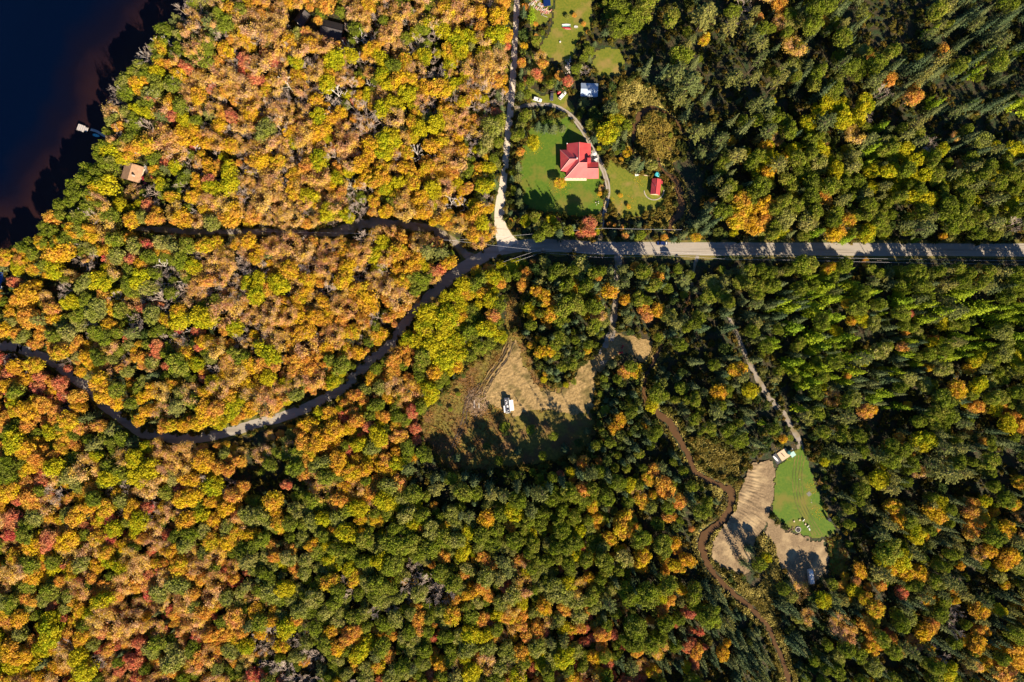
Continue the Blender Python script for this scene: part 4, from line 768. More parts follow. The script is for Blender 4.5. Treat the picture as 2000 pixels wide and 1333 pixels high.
def crown_bare(seed, R=4.2, Hh=15):
    r = np.random.default_rng(seed); T, tw, tips = limbs(r, Hh, R, 9, 4, 4, 0.35, 0.2, 3, 0.034); return T, tw, []
def crown_sparse(seed, R=4.4, Hh=15):
    r = np.random.default_rng(seed); T, tw, tips = limbs(r, Hh, R, 8, 4, 4, 0.35, 0.2, 2, 0.04)
    tips = np.array(tips); out = []
    P = tips[r.integers(0, len(tips), 2500)] + r.normal(size=(2500, 3)) * R * 0.17; D = P - np.array([0, 0, Hh * 0.6]); D /= np.linalg.norm(D, axis=1)[:, None]
    q, t = cards(P, D, 0.48, r, None, 0.5); out.append((q, t, 0)); return T, tw, out
def crown_spruce(seed, R=2.5, Hh=15, layers=15, br=9, soft=0.0, droop=0.28, size=0.62):
    r = np.random.default_rng(seed); T = [(np.zeros(3), np.array([0, 0, Hh * .98]), 0.17, 0.03)]; out = []; tw = []
    for i in range(layers):
        t = i / layers; z = Hh * (0.12 + 0.86 * t); rr = R * (1 - t) ** 0.85 * (0.85 + 0.25 * r.random()) + 0.12; nbk = max(4, int(br * (1 - 0.5 * t))); off = r.random() * 6.28
        for j in range(nbk):
            a = off + 2 * pi * j / nbk + r.normal() * 0.12; L = rr * (0.75 + 0.35 * r.random()); k = max(3, int(3 + L * 2.6)); u = (np.arange(k) + 0.6) / k
            P = np.stack([cos(a) * L * u, sin(a) * L * u, z - droop * L * u + 0.1 * L * u ** 2], 1); P += r.normal(size=P.shape) * (0.07 + soft)
            w = (0.55 + 0.45 * np.sin(u * pi)) ; N = np.tile([cos(a) * 0.45, sin(a) * 0.45, 1.0], (k, 1))
            q, tt = cards(P, N, size * (0.6 + 0.5 * L / R), r, None, 0.35 + soft, 0.8); out.append((q, tt, 0))
    P = np.stack([np.zeros(5), np.zeros(5), Hh * np.linspace(.93, 1.01, 5)], 1); q, tt = cards(P, r.normal(size=(5, 3)), 0.4, r); out.append((q, tt, 0))
    return T, tw, out
def crown_pine(seed, R=4.0, Hh=19):
    r = np.random.default_rng(seed); T = [(np.zeros(3), np.array([0.2, 0, Hh * .96]), 0.3, 0.06)]; out = []; tw = []
    for i in range(8):
        t = i / 8; z = Hh * (0.42 + 0.55 * t); rr = R * (1.02 - t ** 1.4 * 0.8); nbk = 7 if i < 6 else 5; off = r.random() * 6.28
        for j in range(nbk):
            a = off + 2 * pi * j / nbk + r.normal() * 0.25; L = rr * (0.6 + 0.5 * r.random()); s = np.array([0, 0, z]); e = np.array([cos(a) * L, sin(a) * L, z + L * (0.12 + 0.12 * t)])
            T.append((s, e, 0.07, 0.03)); m = int(9 + 6 * L); u = 0.3 + 0.75 * r.random(m) ** 0.7; P = s + (e - s) * u[:, None]; side = (r.random(m) - 0.5) * L * 0.42 * (1.15 - u) * 1.6
            P += np.stack([-sin(a) * side, cos(a) * side, r.random(m) * 0.35], 1); q, tt = cards(P, np.tile([cos(a) * .3, sin(a) * .3, 1.0], (m, 1)), 0.62, r, None, 0.5, 0.7); out.append((q, tt, 0))
    return T, tw, out
def crown_shrub(seed, R=1.6, Hh=2.2):
    r = np.random.default_rng(seed); out = []; T = []
    for k in range(5):
        a = r.random() * 6.28; e = np.array([cos(a) * R * .5, sin(a) * R * .5, Hh * .7]); T.append((np.zeros(3), e, 0.04, 0.02))
    for i in range(6):
        a = r.random() * 6.28; q_ = R * .6 * r.random(); c = np.array([cos(a) * q_, sin(a) * q_, Hh * (0.45 + 0.25 * r.random())]); m = 34; D = r.normal(size=(m, 3)); D[:, 2] = abs(D[:, 2]); D /= np.linalg.norm(D, axis=1)[:, None]
        q, t = cards(c + D * R * 0.42 * r.random(m)[:, None] ** .3, D, 0.42, r); out.append((q, t, 0))
    return T, [], out

KIND = {  # letter: name, look, builder, nominal radius, nominal height, radius range in metres, height range
 'Y': ('golden_maple', 'golden yellow maple', 'broad', (3.1, 5.3), (13, 17)),
 'L': ('linden_tree', 'lime yellow linden', 'broad', (3.3, 5.6), (13, 18)),
 'O': ('orange_maple', 'orange autumn maple', 'broad', (2.5, 4.5), (11, 16)),
 'T': ('faded_maple', 'peach brown thinning maple', 'sparse', (3.0, 5.0), (12, 17)),
 'R': ('red_maple', 'red autumn maple', 'broad', (2.2, 4.0), (10, 15)),
 'B': ('leafless_tree', 'grey leafless tree', 'bare', (3.0, 4.8), (12, 16)),
 'G': ('poplar_tree', 'olive green poplar', 'broad', (2.5, 4.9), (12, 18)),
 'D': ('cedar_tree', 'dark green bushy cedar', 'cedar', (1.8, 3.0), (8, 13)),
 'P': ('pine_tree', 'sage green spreading pine', 'pine', (3.2, 5.2), (17, 23)),
 'S': ('spruce_tree', 'dark pointed spruce', 'spruce', (2.0, 3.2), (12, 19)),
 'K': ('tamarack_tree', 'bright green feathery tamarack', 'tam', (2.4, 3.8), (13, 19)),
 'V': ('ash_tree', 'grey green ash', 'broad', (3.1, 5.2), (13, 17)),
 'W': ('dead_tree', 'bleached dead tree', 'dead', (2.4, 3.6), (11, 15)),
}
NOM = {'broad': (4.5, 15), 'sparse': (4.4, 15), 'bare': (4.2, 15), 'cedar': (2.6, 11), 'pine': (4.0, 19), 'spruce': (2.5, 15), 'tam': (3.0, 16), 'dead': (3.0, 13)}
NV = {'broad': 5, 'sparse': 4, 'bare': 3, 'cedar': 3, 'pine': 3, 'spruce': 3, 'tam': 3, 'dead': 2}
GEO = {}
for b in NV:
    GEO[b] = []
    for v in range(NV[b]):
        sdv = hash_ = 100 * (list(NV).index(b) + 1) + v
        if b == 'broad': t = crown_broad(sdv, nb=24 + 6 * v, per=int(2100 / (24 + 6 * v)), size=0.56, flat=0.72 + 0.06 * v)
        elif b == 'sparse': t = crown_sparse(sdv)
        elif b == 'bare': t = crown_bare(sdv)
        elif b == 'cedar': t = crown_broad(sdv, 2.6, 11, 11, 70, 0.5, 2.4, 0.9)
        elif b == 'pine': t = crown_pine(sdv)
        elif b == 'spruce': t = crown_spruce(sdv)
        elif b == 'tam': t = crown_spruce(sdv, 3.0, 16, 15, 10, 0.16, 0.12, 0.66)
        elif b == 'dead':
            r_ = np.random.default_rng(sdv); T_, tw_, _ = limbs(r_, 13, 3.0, 7, 3, 2, 0.45, 0.2, 0, 0.04); t = (T_ + [(a_, b_, c_ * 1.1, d_) for a_, b_, c_, d_ in tw_], [], [])
        GEO[b].append(t)
TM = {'T': 'twig2', 'B': 'twig'}
PROTO = {}        # letter -> list of (crown mesh, trunk mesh, whole mesh)
for L_, (nm, look, b, rr, hr) in KIND.items():
    PROTO[L_] = []
    for (T, tw, out) in GEO[b]:
        bark = M['snag'] if b == 'dead' else (M['twig'] if L_ == 'B' else M['bark']); tm = M[TM.get(L_, 'twig')]; lm = LF.get(L_, M['twig'])
        twp = [sticks(tw, 1)] if (tw and b in ('sparse', 'bare')) else []
        cp = out + twp
        if b == 'dead': cp = [sticks(T[2:], 0)]; T2 = T[:2]
        else: T2 = T
        if b == 'dead': cm_m = [M['snag'], M['snag']]
        elif b == 'bare': cm_m = [tm, tm]
        else: cm_m = [lm, tm]
        mc = quads_mesh(nm + '_crown', cp); [mc.materials.append(x) for x in cm_m]
        mt = quads_mesh(nm + '_trunk', [sticks(T2, 0)]); mt.materials.append(bark)
        mw = quads_mesh(nm, cp + [(p[0], p[1], 2) for p in [sticks(T2, 0)]]); [mw.materials.append(x) for x in cm_m + [bark]]
        PROTO[L_].append((mc, mt, mw))
USH = []
for v in range(3):
    T, tw, out = crown_shrub(900 + v); m = quads_mesh('shrub', out + [(sticks(T, 0)[0], sticks(T, 0)[1], 1)]); m.materials.append(LF['U']); m.materials.append(M['bark']); USH.append(m)

# ---- where nothing tall may hide the ground, in photograph pixels (2 px raster)
RX0, RY0, RS = -330, -330, 2
rx = np.arange(RX0, 2330, RS); ry = np.arange(RY0, 1663, RS); RXX, RYY = np.meshgrid(rx + 1.0, ry + 1.0)
OPEN = np.zeros(RXX.shape, bool)
for P in (LAWN, LAWN_N, LAWN_P, LAWN_E, YARD, FIELD, STRIP, PAD, DIRT, SEPATH, LAWN_SE, MARSH_R, MARSH_S, MARSH_N, MARSH_P, MARSH_T, MARSH_G, SE_GRASS, N_GRASS): OPEN |= inside(RXX, RYY, P)
for P, k in ((MW, 1.0), (NORTH, 1.0), (TRACK, 1.0), (DRIVE, 1), (SLANE, 1.15), (SELANE[4:], .9), (CREEK1, 1), (CREEK2, 1), (CREEK3[3:], 1), (CREEK3[8:], 1.7)):
    OPEN |= polydist(RXX, RYY, cr([(a, b, w * k - (7 if P is MW and a < 930 and not 430 < a < 610 else 0)) for a, b, w in P], 3), False, True) < (2 if P is MW else 1)
OPEN |= (polydist(RXX, RYY, [(1040, 506, 16), (1500, 506, 16), (2320, 510, 22)], False, True) < 0)
OPEN |= (polydist(RXX, RYY, [(1330, 300, 34), (1350, 350, 46), (1350, 420, 34), (1325, 448, 16)], False, True) < 0)
OPEN |= (polydist(RXX, RYY, [(1135, 170, 6), (1166, 190, 6)], False, True) < 14) | inside(RXX, RYY, [(1126, 160), (1170, 160), (1172, 192), (1150, 192), (1126, 175)])
for x0, y0, x1, y1 in ((252, 322, 288, 352), (630, 44, 674, 80), (580, 28, 606, 50), (-40, 532, 14, 566), (150, 240, 200, 275), (1570, 1105, 1600, 1138), (1036, 2, 1072, 34), (1508, 870, 1554, 906), (1100, 118, 1120, 150), (905, 755, 960, 812)):
    OPEN |= (RXX > x0) & (RXX < x1) & (RYY > y0) & (RYY < y1)
GSOLID = OPEN.copy(); GSOLID |= inside(RXX, RYY, SHORE)
lakeclear = inside(RXX, RYY, [(x + (-28 if x > -1000 else 0), y - 20) for x, y in SHORE])
OPEN |= lakeclear
def hit(mask, x, y):
    i = int((y - RY0) / RS); j = int((x - RX0) / RS)
    return 0 <= i < mask.shape[0] and 0 <= j < mask.shape[1] and mask[i, j]
CI = [(cos(a), sin(a)) for a in np.linspace(0, 2 * pi, 9)[:-1]]
def blocked(x, y, r, k=0.8):
    if hit(OPEN, x, y): return True
    for c, s in CI:
        if hit(OPEN, x + c * r * k, y + s * r * k): return True
    return False

# ---- which trees grow where: one cell per 100 px of the photograph
GRID = """
_|_|_|PGTPB|GTTYB.|YTODTT|TYOTGT|TYTTBG|TTBTBGL|TTBYPTR|GSOYD|G..GG|GGD..|PPG..|GPB..T|GVTOG|GGVG|GG...S|S..SPG|SS.SG
_|_|GGVB|GTYTPG|TTOTBR|TTBTYR|YTTBL|LYTYG|TTBLTY|TYLTB|OSRGS|UGSBD|GPS...|PPGPP.|...PG.|GVPGT.|GGG.GV|GPGTO|SPOGKS|SSPKS.
_|_|GYOGTG|TYTRTGY|TYTTBO|TTYTBT|YTOYLBR|BTTLYY|YLTYTYO|VVTYPBV|SGSG|GLD|SGD|GPS..|S..GPG|GGVGTL|GGTGL|GPK.GBG|PGGS.SV|SSS..G
_|GG|LGYG|YTBYGR|YTTLYO|TTYTB|TYTOBL|TTYYLGB|YOTYLT|YBVGLY|SGS|GD|YG|...GS|GSYOG|GGVLG|GLGG|GGDGL|GGTLG|.GLVG
OG|YGTTYG|YVTYRGO|OTYGTY|TOYTTB|TYTT|TTTBYO|YTTOLY|OTYYT|YLOTY|GSKVO|RKSV|OSDGS|SGYSG|YYOGLY|VGYGG|GYGTG|GDGLG|YVTGY|GVBGT
OYGYS|YLGYTV|VGYBTR|BGVTTB|TTOLBT|TYOTBY|TBOTYT|TYOTYB|GYTLOT|LLYGO|GYSVDO|PGYSGV|SGOSDG|PVGSSG|GSGVSG|KGGSG|KKGVK|GKGK.|KKPOG|KKGVT
OYVVG|YOVGBT|YGTRTGV|GTRGYD|TTBGYO|TOYTBY|OTYOTY|OTYOG|LLGLO|GLGV|DGGYS|GSGDG|GSYOS|G.SDG|SGSD.|KKKGS|KKKLG|KSGVO|KKGLG|KKKGV
YRORYB|ROYYBR|YYGVOS|GDGVYT|TTOLGY|OTYOTL|OYLOG|TVGYOG|GLOYG|_|GD|GSG|SDG|SGGSG|YLGGS|KKGSG|KKGKS|SGKPO|PGYG.|LGVG
YOGYOG|YOGPTG|PGTYGO|YLTYGT|TYLOV|TGYVO.|YGOVYR|YLOYGY|RYGL|.D.|..DS|GDG|GSYD|GGVG|GDGG|GD|GSVT|GSDLO.|GGYOP|GOV.SG
YGRYTG|OYGGTV|TLGBYT|BTYLGT|TYLBO.|G.DOG|GVYGOT|GYLYVO|YSG..G|...SGD|.D.GOG|OGDDG|GGYYTO|GVYG|GD|G|SGDG|SPG.G|PLPSTG|GYG.SG
RTYGGO|YOYTGR|YROLGT|GVYTRG|TYOGVO|VGOVYT|GVVYGL|GLGGV|GGYVOL|VGYGVO|GVGPG|GYVGL|YYVTGO|SGOY|GD|G|GGSGT|GYYPG|PGGVOS|OTGVY
YGVTGO|YTVRGL|TYGTOS|TORVYT|OVTYOR|GVGYOT|GVVGBY|BBVGYO|BVGBGO|VGYVO|GVORT|VGYRGT|GVGYO|GYSOG|SDGS|STG|YSGG.O|YYSDG|PPGYOG|YGVSGG
LYOYLG|YOLVTO|TOGSTR|VGTORO|OVOGTY|YYVYBG|VYGVGO|GVGYO|OYGRBG|ROLVYT|OTRGVY|ORYGTV|GGOYRT|GSYRG|SSSS|SD|GSVGT|YRSGOT|YGSBGY|YGGSY
LGTYO|YGRBT|OTRGT|VGYOT|OTRG|RBBVG|BGVG|VOYG|RYOV|VTGO|RGTO|GTYR|OTYR|YTOG|SSYS|GSSS|SGSG|YSGG|SYSG|YOYT
""".strip().split('\n')
GRID = [r.split('|') for r in GRID]

HAND = """485,45,25,T;432,15,14,V;440,45,20,G;402,112,22,G;305,160,18,G;340,165,17,G;272,170,18,Y;250,185,18,G;335,130,10,O;365,133,12,R;295,197,8,R;268,215,12,L;290,222,10,L;225,237,14,V;262,250,16,G;236,250,11,O;262,268,14,G;340,228,14,R;362,238,16,L;283,285,20,Y;262,292,13,O;220,300,20,L;240,312,11,L;312,270,22,T;450,285,17,Y;390,190,18,Y;480,120,16,R;405,320,12,Y;425,308,10,B;425,120,14,O;
565,6,12,Y;640,10,18,O;632,92,17,T;672,83,8,R;662,92,10,O;655,120,22,L;865,60,18,L;895,75,20,L;920,75,16,L;900,100,18,L;830,110,16,L;745,115,18,L;940,55,14,O;975,35,20,Y;990,70,14,Y;972,92,16,P;970,160,14,O;972,225,13,R;860,175,22,Y;890,165,14,L;875,150,10,L;800,155,15,Y;760,275,26,L;750,300,18,L;715,220,24,B;745,242,20,B;850,245,20,L;870,220,16,Y;812,225,12,Y;685,170,17,B;660,188,18,W;560,165,15,W;555,195,16,B;520,255,22,V;630,255,18,Y;675,280,18,T;925,205,18,B;960,250,20,V;948,283,18,V;895,270,12,Y;890,310,20,T;610,120,14,B;580,70,14,V;530,95,20,T;
1040,20,10,K;1046,47,8,O;1046,64,7,S;1108,33,12,V,3;1122,30,9,O;1140,47,8,O;1149,63,9,O;1055,112,10,T;1060,125,10,O;1046,146,11,R;1055,152,8,O;1074,155,7,Y;1093,149,11,O,6;1062,175,14,S;1034,120,8,S;1036,160,9,G;1030,185,9,G;1143,137,10,B;1126,135,12,G;1190,25,20,G,9;1212,18,22,G,10;1232,50,22,G,11;1204,58,18,G,9;1252,30,18,G,12;1192,80,12,Y;1380,25,28,P;1350,160,28,P;1325,140,26,P;1330,110,20,G;1375,78,12,Y;1438,150,18,P;1185,262,22,L;1250,135,10,S;1140,200,15,P;1197,210,17,P;1183,198,7,O;1052,242,9,S,10;1066,246,10,S,11;1082,247,10,S,11;1100,247,8,S,8;1022,232,10,G;1018,262,9,G;1042,280,14,L;1016,297,9,O;1012,320,9,S;1365,255,18,P;1388,250,16,P;1310,265,10,G;1412,270,18,P;1224,246,11,G;1225,298,10,Y;1213,312,8,Y;1246,312,12,S;1272,322,12,V;1024,258,8,S;1012,345,10,P;1014,372,10,S;1016,395,10,P;
1093,358,14,Y;1175,367,13,T;1171,379,8,Y;1212,382,13,Y;1228,404,14,Y;1152,436,14,R;1137,447,9,O;1164,452,8,L;1027,432,12,L,13;1077,430,11,L,13;1050,440,11,V,15;1053,462,13,G;1100,438,9,S,15;1120,442,10,S,14;1088,442,9,G,13;1064,446,10,G,13;1013,450,10,O;1190,437,5,O;1201,441,5,O;1213,446,6,O;1232,452,13,S;1297,464,7,O;1360,438,15,S;1383,425,12,S;1450,400,25,Y;1442,430,22,Y;1470,442,20,Y;1492,432,16,O;1133,529,26,V;1065,514,12,V;1023,514,10,G;1040,512,6,O;1028,527,6,O;1168,543,7,O;1190,569,17,Y;1032,602,13,L;1100,600,20,G;1122,590,18,G;1137,602,14,G;1285,542,11,O;1240,521,9,O;1255,602,13,O;1286,606,15,Y;1306,617,16,V;1167,617,12,T;1335,547,20,P;1390,575,20,G;1446,552,16,G;1480,592,16,P;
1530,430,22,V;1550,385,10,Y;1611,386,14,O;1735,363,7,O;1860,403,7,R;1903,397,14,L;1972,402,16,L;1572,518,22,G;1648,520,15,G;1691,513,12,O;1910,534,18,O;1960,532,18,P;1777,613,8,R;1655,593,10,Y;1662,627,10,Y;1706,632,14,V;1775,651,7,Y;1800,542,12,K;1863,527,12,K;1771,557,15,K;1775,587,18,K;1850,607,18,K;1890,572,20,K;1930,602,22,K;1620,560,18,K;1600,600,18,K;1640,620,16,K;1560,640,18,K;1600,660,20,K;1555,600,14,K;
68,713,18,Y;25,702,12,B;22,730,14,R;80,737,13,R;94,741,10,O;120,749,15,R;133,720,8,R;182,714,14,Y;282,699,14,O;350,712,22,G;197,747,20,Y;207,771,20,Y;230,784,17,Y;153,776,17,O;137,821,20,Y;100,844,16,L;28,786,14,L;50,791,10,O;55,831,15,O;15,816,14,O;180,816,14,P;218,842,20,P;180,872,18,P;30,862,24,L;50,877,22,Y;90,876,12,O;110,912,20,L;168,912,20,T;290,873,14,L;265,897,20,L;292,918,24,L;322,897,16,T;355,886,16,T;400,900,22,Y;460,868,15,T;215,932,20,L;370,972,24,Y;65,977,22,O;110,962,22,B;290,992,14,R;240,876,7,R;290,802,15,Y;340,797,20,P;400,802,20,Y;420,816,16,Y;490,800,16,Y;420,725,13,B;400,741,10,R;485,736,9,R;272,821,12,Y;320,831,13,O;360,832,13,Y;
525,691,26,L;590,701,20,O;575,722,14,O;600,671,20,T;640,681,16,Y;700,690,15,Y;650,746,15,L;553,734,8,R;515,756,14,O;580,771,15,V;790,686,13,O;770,706,17,O;850,682,26,L;870,702,24,L;898,692,18,L;893,716,13,Y;840,762,17,L;845,775,13,L;800,762,16,T;812,758,11,O;715,762,13,V;742,757,15,V;757,776,12,Y;811,837,12,R;780,852,17,O;775,831,14,Y;740,852,20,L;652,842,22,Y;592,862,17,O;547,847,15,O;562,862,13,V;535,977,20,Y;640,932,18,G;662,902,22,Y;690,922,20,Y;702,867,16,L;755,897,14,O;765,922,12,Y;795,917,17,P;808,964,18,G;848,986,8,O;560,947,11,R;612,952,10,O;985,834,11,G,5;987,846,8,D,4;1037,839,10,G,5;1080,852,10,G,5;920,880,9,S,9;950,872,8,D,7;1012,885,9,S,9;1105,880,10,S,9;1130,865,9,D,7;1060,890,9,G,8;890,898,10,S,10;975,900,10,G,9;1148,845,8,S,8;1120,898,10,P,12;1158,880,10,S,14;
605,384,18,L;685,356,10,W;905,400,13,W;835,490,20,P;862,493,18,P;830,522,13,L;858,528,14,R;787,551,17,Y;757,531,17,B;605,517,18,B;640,572,18,B;545,556,22,L;525,501,13,P;720,592,24,Y;702,567,18,Y;740,622,17,B;905,557,18,L;893,577,17,L;840,612,24,L;870,627,24,L;830,642,22,L;882,612,18,L;872,652,22,L;965,542,16,L;985,527,7,Y;900,425,10,O;
205,362,24,L;190,372,12,Y;262,377,18,T;290,402,14,R;258,431,16,Y;375,385,14,Y;360,366,13,B;450,362,20,L;430,396,11,L;455,421,24,Y;415,436,16,V;165,420,13,G;215,421,18,G;185,426,11,B;122,491,24,Y;105,501,18,Y;60,511,13,Y;178,461,17,Y;230,501,18,V;265,481,17,V;380,521,17,L;197,551,22,L;165,541,9,O;275,546,22,L;230,571,10,L;55,576,24,Y;30,551,13,R;95,536,9,Y;295,601,11,R;312,596,10,R;280,602,11,R;142,591,20,L;205,581,15,O;190,606,24,V;215,636,16,Y;60,621,22,O;36,651,13,O;78,655,11,O;135,651,18,V;400,621,26,L;350,626,20,L;440,611,22,T;300,521,14,B;320,521,13,W;455,476,8,W;
30,1015,22,R;95,1056,20,R;135,1056,22,Y;217,1016,13,R;215,1051,13,R;70,1011,18,V;275,1016,20,L;150,1006,20,Y;160,1101,18,V;60,1101,20,G;245,1066,14,Y;215,1096,14,L;105,1131,8,O;55,1166,14,O;210,1141,15,O;180,1196,16,L;295,1161,13,R;240,1191,8,R;215,1216,26,T;187,1229,9,O;350,1141,22,V;370,1121,15,O;460,1206,22,O;215,1266,14,O;265,1291,17,R;390,1286,17,O;430,1266,13,O;100,1236,26,L;25,1271,22,Y;80,1301,18,S;110,1311,11,O;340,1291,24,V;235,1306,13,R;272,1321,13,R;170,1311,22,L;
530,1021,14,V;550,1036,9,Y;785,1013,9,R;825,1031,11,O;765,1061,22,G;800,1061,22,G;840,1071,20,G;770,1101,22,G;905,1076,17,L;930,1091,10,Y;865,1121,20,G;740,1141,20,G;570,1071,12,O;575,1106,12,O;530,1156,22,V;600,1131,10,L;810,1136,8,Y;640,1191,17,V;780,1166,14,V;755,1236,8,O;560,1226,20,L;850,1221,7,O;870,1216,14,V;920,1236,20,L;860,1236,8,O;550,1261,15,Y;580,1281,15,V;595,1291,11,O;510,1321,13,R;740,1301,15,Y;745,1326,11,R;695,1301,10,O;830,1296,14,V;935,1281,12,O;560,1311,20,B;530,1301,16,B;620,1281,14,B;800,1141,16,B;815,1116,14,B;845,1161,16,B;
1217,1023,24,Y;1190,1051,14,Y;1240,1026,8,O;1295,1066,20,G;1268,1054,9,Y;1298,1093,12,Y;1320,1072,11,O;1320,1106,15,Y;1250,1106,14,Y;1180,1096,18,G;1150,1031,14,V;1140,1068,8,R;1145,1106,9,R;1220,1151,15,G;1265,1161,24,G;1290,1161,17,L;1308,1151,8,O;1240,1226,24,G;1385,1201,22,G;1330,1151,12,Y;1270,1211,8,O;1318,1216,10,R;1042,1196,12,V;1183,1161,12,V;1100,1161,22,V;1110,1141,18,L;1042,1301,10,R;1185,1296,12,R;1340,1301,11,L;1420,1256,8,Y;1412,1276,14,Y;1275,1311,14,Y;
1562,1156,17,T,6;1530,1150,12,G,15;1545,1165,12,V,15;1607,1171,17,L;1575,1201,12,T;1625,1141,12,G;1652,1041,14,Y;1735,1076,24,G;1760,1091,22,L;1725,1091,16,L;1790,1081,10,Y;1770,1119,18,Y;1795,1119,17,Y;1650,1126,9,Y;1672,1136,10,O;1668,1151,15,L;1695,1146,8,O;1740,1136,8,L;1635,1216,17,T;1690,1216,16,O;1775,1206,15,V;1735,1235,9,R;1742,1246,11,O;1820,1221,14,O;1700,1266,15,Y;1850,1311,18,L;1910,1191,18,Y;1910,1228,14,O;1905,1256,18,Y;1985,1281,26,Y;1960,1311,24,O;1825,1166,10,Y;1862,1151,10,O;1910,1081,12,T;1895,1041,14,O;1950,1191,14,L;
1762,678,11,O;1770,741,17,V;1805,751,15,V;1840,721,17,V;1890,721,12,Y;1935,739,8,O;1655,734,7,O;1605,756,10,L;1703,801,10,Y;1772,791,8,Y;1800,861,24,L;1755,856,11,O;1777,886,9,O;1720,891,17,P;1860,926,24,P;1930,901,17,G;1610,901,10,L;1592,859,14,K;1528,857,9,Y;1745,956,17,P;1820,986,14,P;1890,846,8,O;1440,721,18,Y;1402,767,17,Y;1272,790,15,L;1200,836,13,Y;1298,953,22,O;1230,946,14,L;1115,922,11,L;1095,926,8,R;1141,919,7,O;1170,901,8,O;1070,951,13,L;1155,986,14,Y;1185,971,17,G;
1400,1185,9,S;1412,1215,9,S;1430,1232,9,S;1440,1262,10,S;1455,1290,10,S;1425,1300,9,S;1470,1315,10,S;1400,1240,9,S;1385,1160,8,S;1418,1180,8,S;1445,1210,8,S;
865,937,12,S,27;890,957,14,P,28;925,947,12,S,27;955,962,12,S,28;985,972,14,P,29;1010,957,12,S,28;1045,967,13,P,29;1075,957,11,S,28;1100,947,12,S,27;1135,932,12,S,28;1160,927,12,P,28;
1190,930,12,S,24;900,1010,12,S,24;1030,965,10,S,22;975,970,10,S,22;845,940,10,S,20;1180,880,10,S,22;1185,900,10,D,18;
1482,1102,14,G,20;1470,1078,9,S,17;1466,1112,9,S,18;1497,1088,10,L,12;850,958,16,P,24;905,962,18,G,22;960,968,17,P,25;1010,975,17,G,24;1060,968,18,P,25;1110,958,16,G,24;1150,930,14,P,23;880,935,13,G,21;1395,398,12,S,25;900,712,7,G,5;1062,742,7,L,4;895,770,6,G,4;880,800,6,G,4;1065,730,6,Y,4;905,735,5,D,4;860,790,6,D,4;1120,745,7,G,4;1105,752,6,L,4;1402,430,11,S,25;1380,448,10,S,22;1420,370,12,P,25;1400,345,10,S,24;1480,200,14,P,26;1475,150,12,P,25;1465,240,12,S,25;1490,110,12,P,25;1300,135,12,S,22;1270,120,10,S,20;1530,150,12,P,25;1620,170,12,S,24;1650,120,12,P,24;1570,600,11,S,24;1525,590,11,S,24;1430,700,10,S,20;1435,640,10,S,22;1380,640,11,S,23;
1185,760,9,S,20;1195,790,9,S,20;1188,730,8,S,17;1190,825,9,S,18;1182,850,9,D,17;1205,740,9,G,16;1080,660,10,S,20;1110,690,10,S,20;1060,640,10,S,19;1140,660,12,S,19;1075,705,9,S,15"""
M['scrub'] = leaf_mat('yellow_green_scrub', [(0.15, 0.125, 0.018), (0.27, 0.22, 0.028), (0.30, 0.17, 0.05)], 0.25)
SHADEBAND = (polydist(RXX, RYY, SHORE[2:18]) < 62)
LITP = [LAWN_SE, LAWN_N, LAWN_E, LAWN_P, [(1050, 175), (1110, 182), (1116, 200), (1040, 202)], [(1062, 258), (1090, 256), (1092, 340), (1068, 330), (1055, 300)], [(1120, 358), (1150, 360), (1182, 390), (1176, 424), (1158, 424), (1135, 392), (1118, 374)], [(965, 372), (990, 372), (992, 420), (1020, 466), (1000, 480), (962, 470)],
        [(1314, 476), (1382, 476), (1386, 498), (1318, 498)], [(1625, 476), (1680, 476), (1692, 499), (1640, 499)], [(1330, 500), (1400, 500), (1400, 512), (1330, 512)], [(455, 826), (500, 808), (560, 798), (565, 818), (505, 842), (465, 854)], [(862, 440), (900, 462), (910, 485), (880, 470), (860, 456)],
        [(1470, 735), (1490, 735), (1525, 790), (1565, 850), (1572, 895), (1550, 860), (1500, 800)], [(985, 650), (1012, 690), (1040, 745), (1095, 765), (1150, 700), (1160, 740), (1155, 785), (1100, 785), (1040, 775), (1000, 752), (945, 760)], [(1442, 905), (1516, 900), (1512, 1010), (1492, 1040), (1462, 1012), (1450, 985), (1442, 960)],
        [(1396, 1078), (1436, 1096), (1440, 1112), (1405, 1103)], [(1500, 1010), (1600, 1055), (1618, 1080), (1608, 1105), (1588, 1075), (1540, 1048)], [(1232, 655), (1275, 665), (1275, 700), (1245, 695)], [(1340, 860), (1440, 880), (1460, 900), (1420, 940), (1360, 905)], [(1250, 230), (1315, 245), (1320, 315), (1265, 315)],
        [(920, 690), (960, 700), (940, 745), (850, 850), (830, 830), (880, 750)], [(1094, 279), (1170, 279), (1170, 350), (1094, 350)], [(1268, 350), (1292, 350), (1290, 384), (1266, 384)], [(1290, 806), (1330, 830), (1350, 880), (1370, 925), (1345, 900), (1300, 830)], [(1425, 930), (1440, 960), (1420, 1010), (1410, 990)],
        [(1365, 1040), (1388, 1050), (1398, 1112), (1384, 1104)], [(1405, 1128), (1450, 1165), (1500, 1210), (1530, 1270), (1552, 1333), (1536, 1333), (1500, 1240), (1460, 1190), (1410, 1150)], [(1040, 60), (1050, 20), (1080, 10), (1050, 90)],
        [(160, 243), (178, 248), (176, 262), (156, 256)], [(252, 330), (285, 330), (282, 358), (250, 356)]]
LIT = np.zeros(RXX.shape, bool)
for P in LITP: LIT |= inside(RXX, RYY, P)
TANEL = math.tan(EL)
def height_limit(x, y, r, h):
    """tallest this tree can be without shading a place that lies in the sun"""
    D = min(h / TANEL + 2, 34); lim = h
    for off in (-0.7, 0, 0.7):
        bx, by = x + SHY * off * r, y - SHX * off * r; d = 2.0
        while d < D:
            if hit(LIT, (bx + SHX * d) / S + 1000, 666.5 - (by + SHY * d) / S): lim = min(lim, max(2.2, d * TANEL * 1.02)); break
            d += 1.2
    return lim
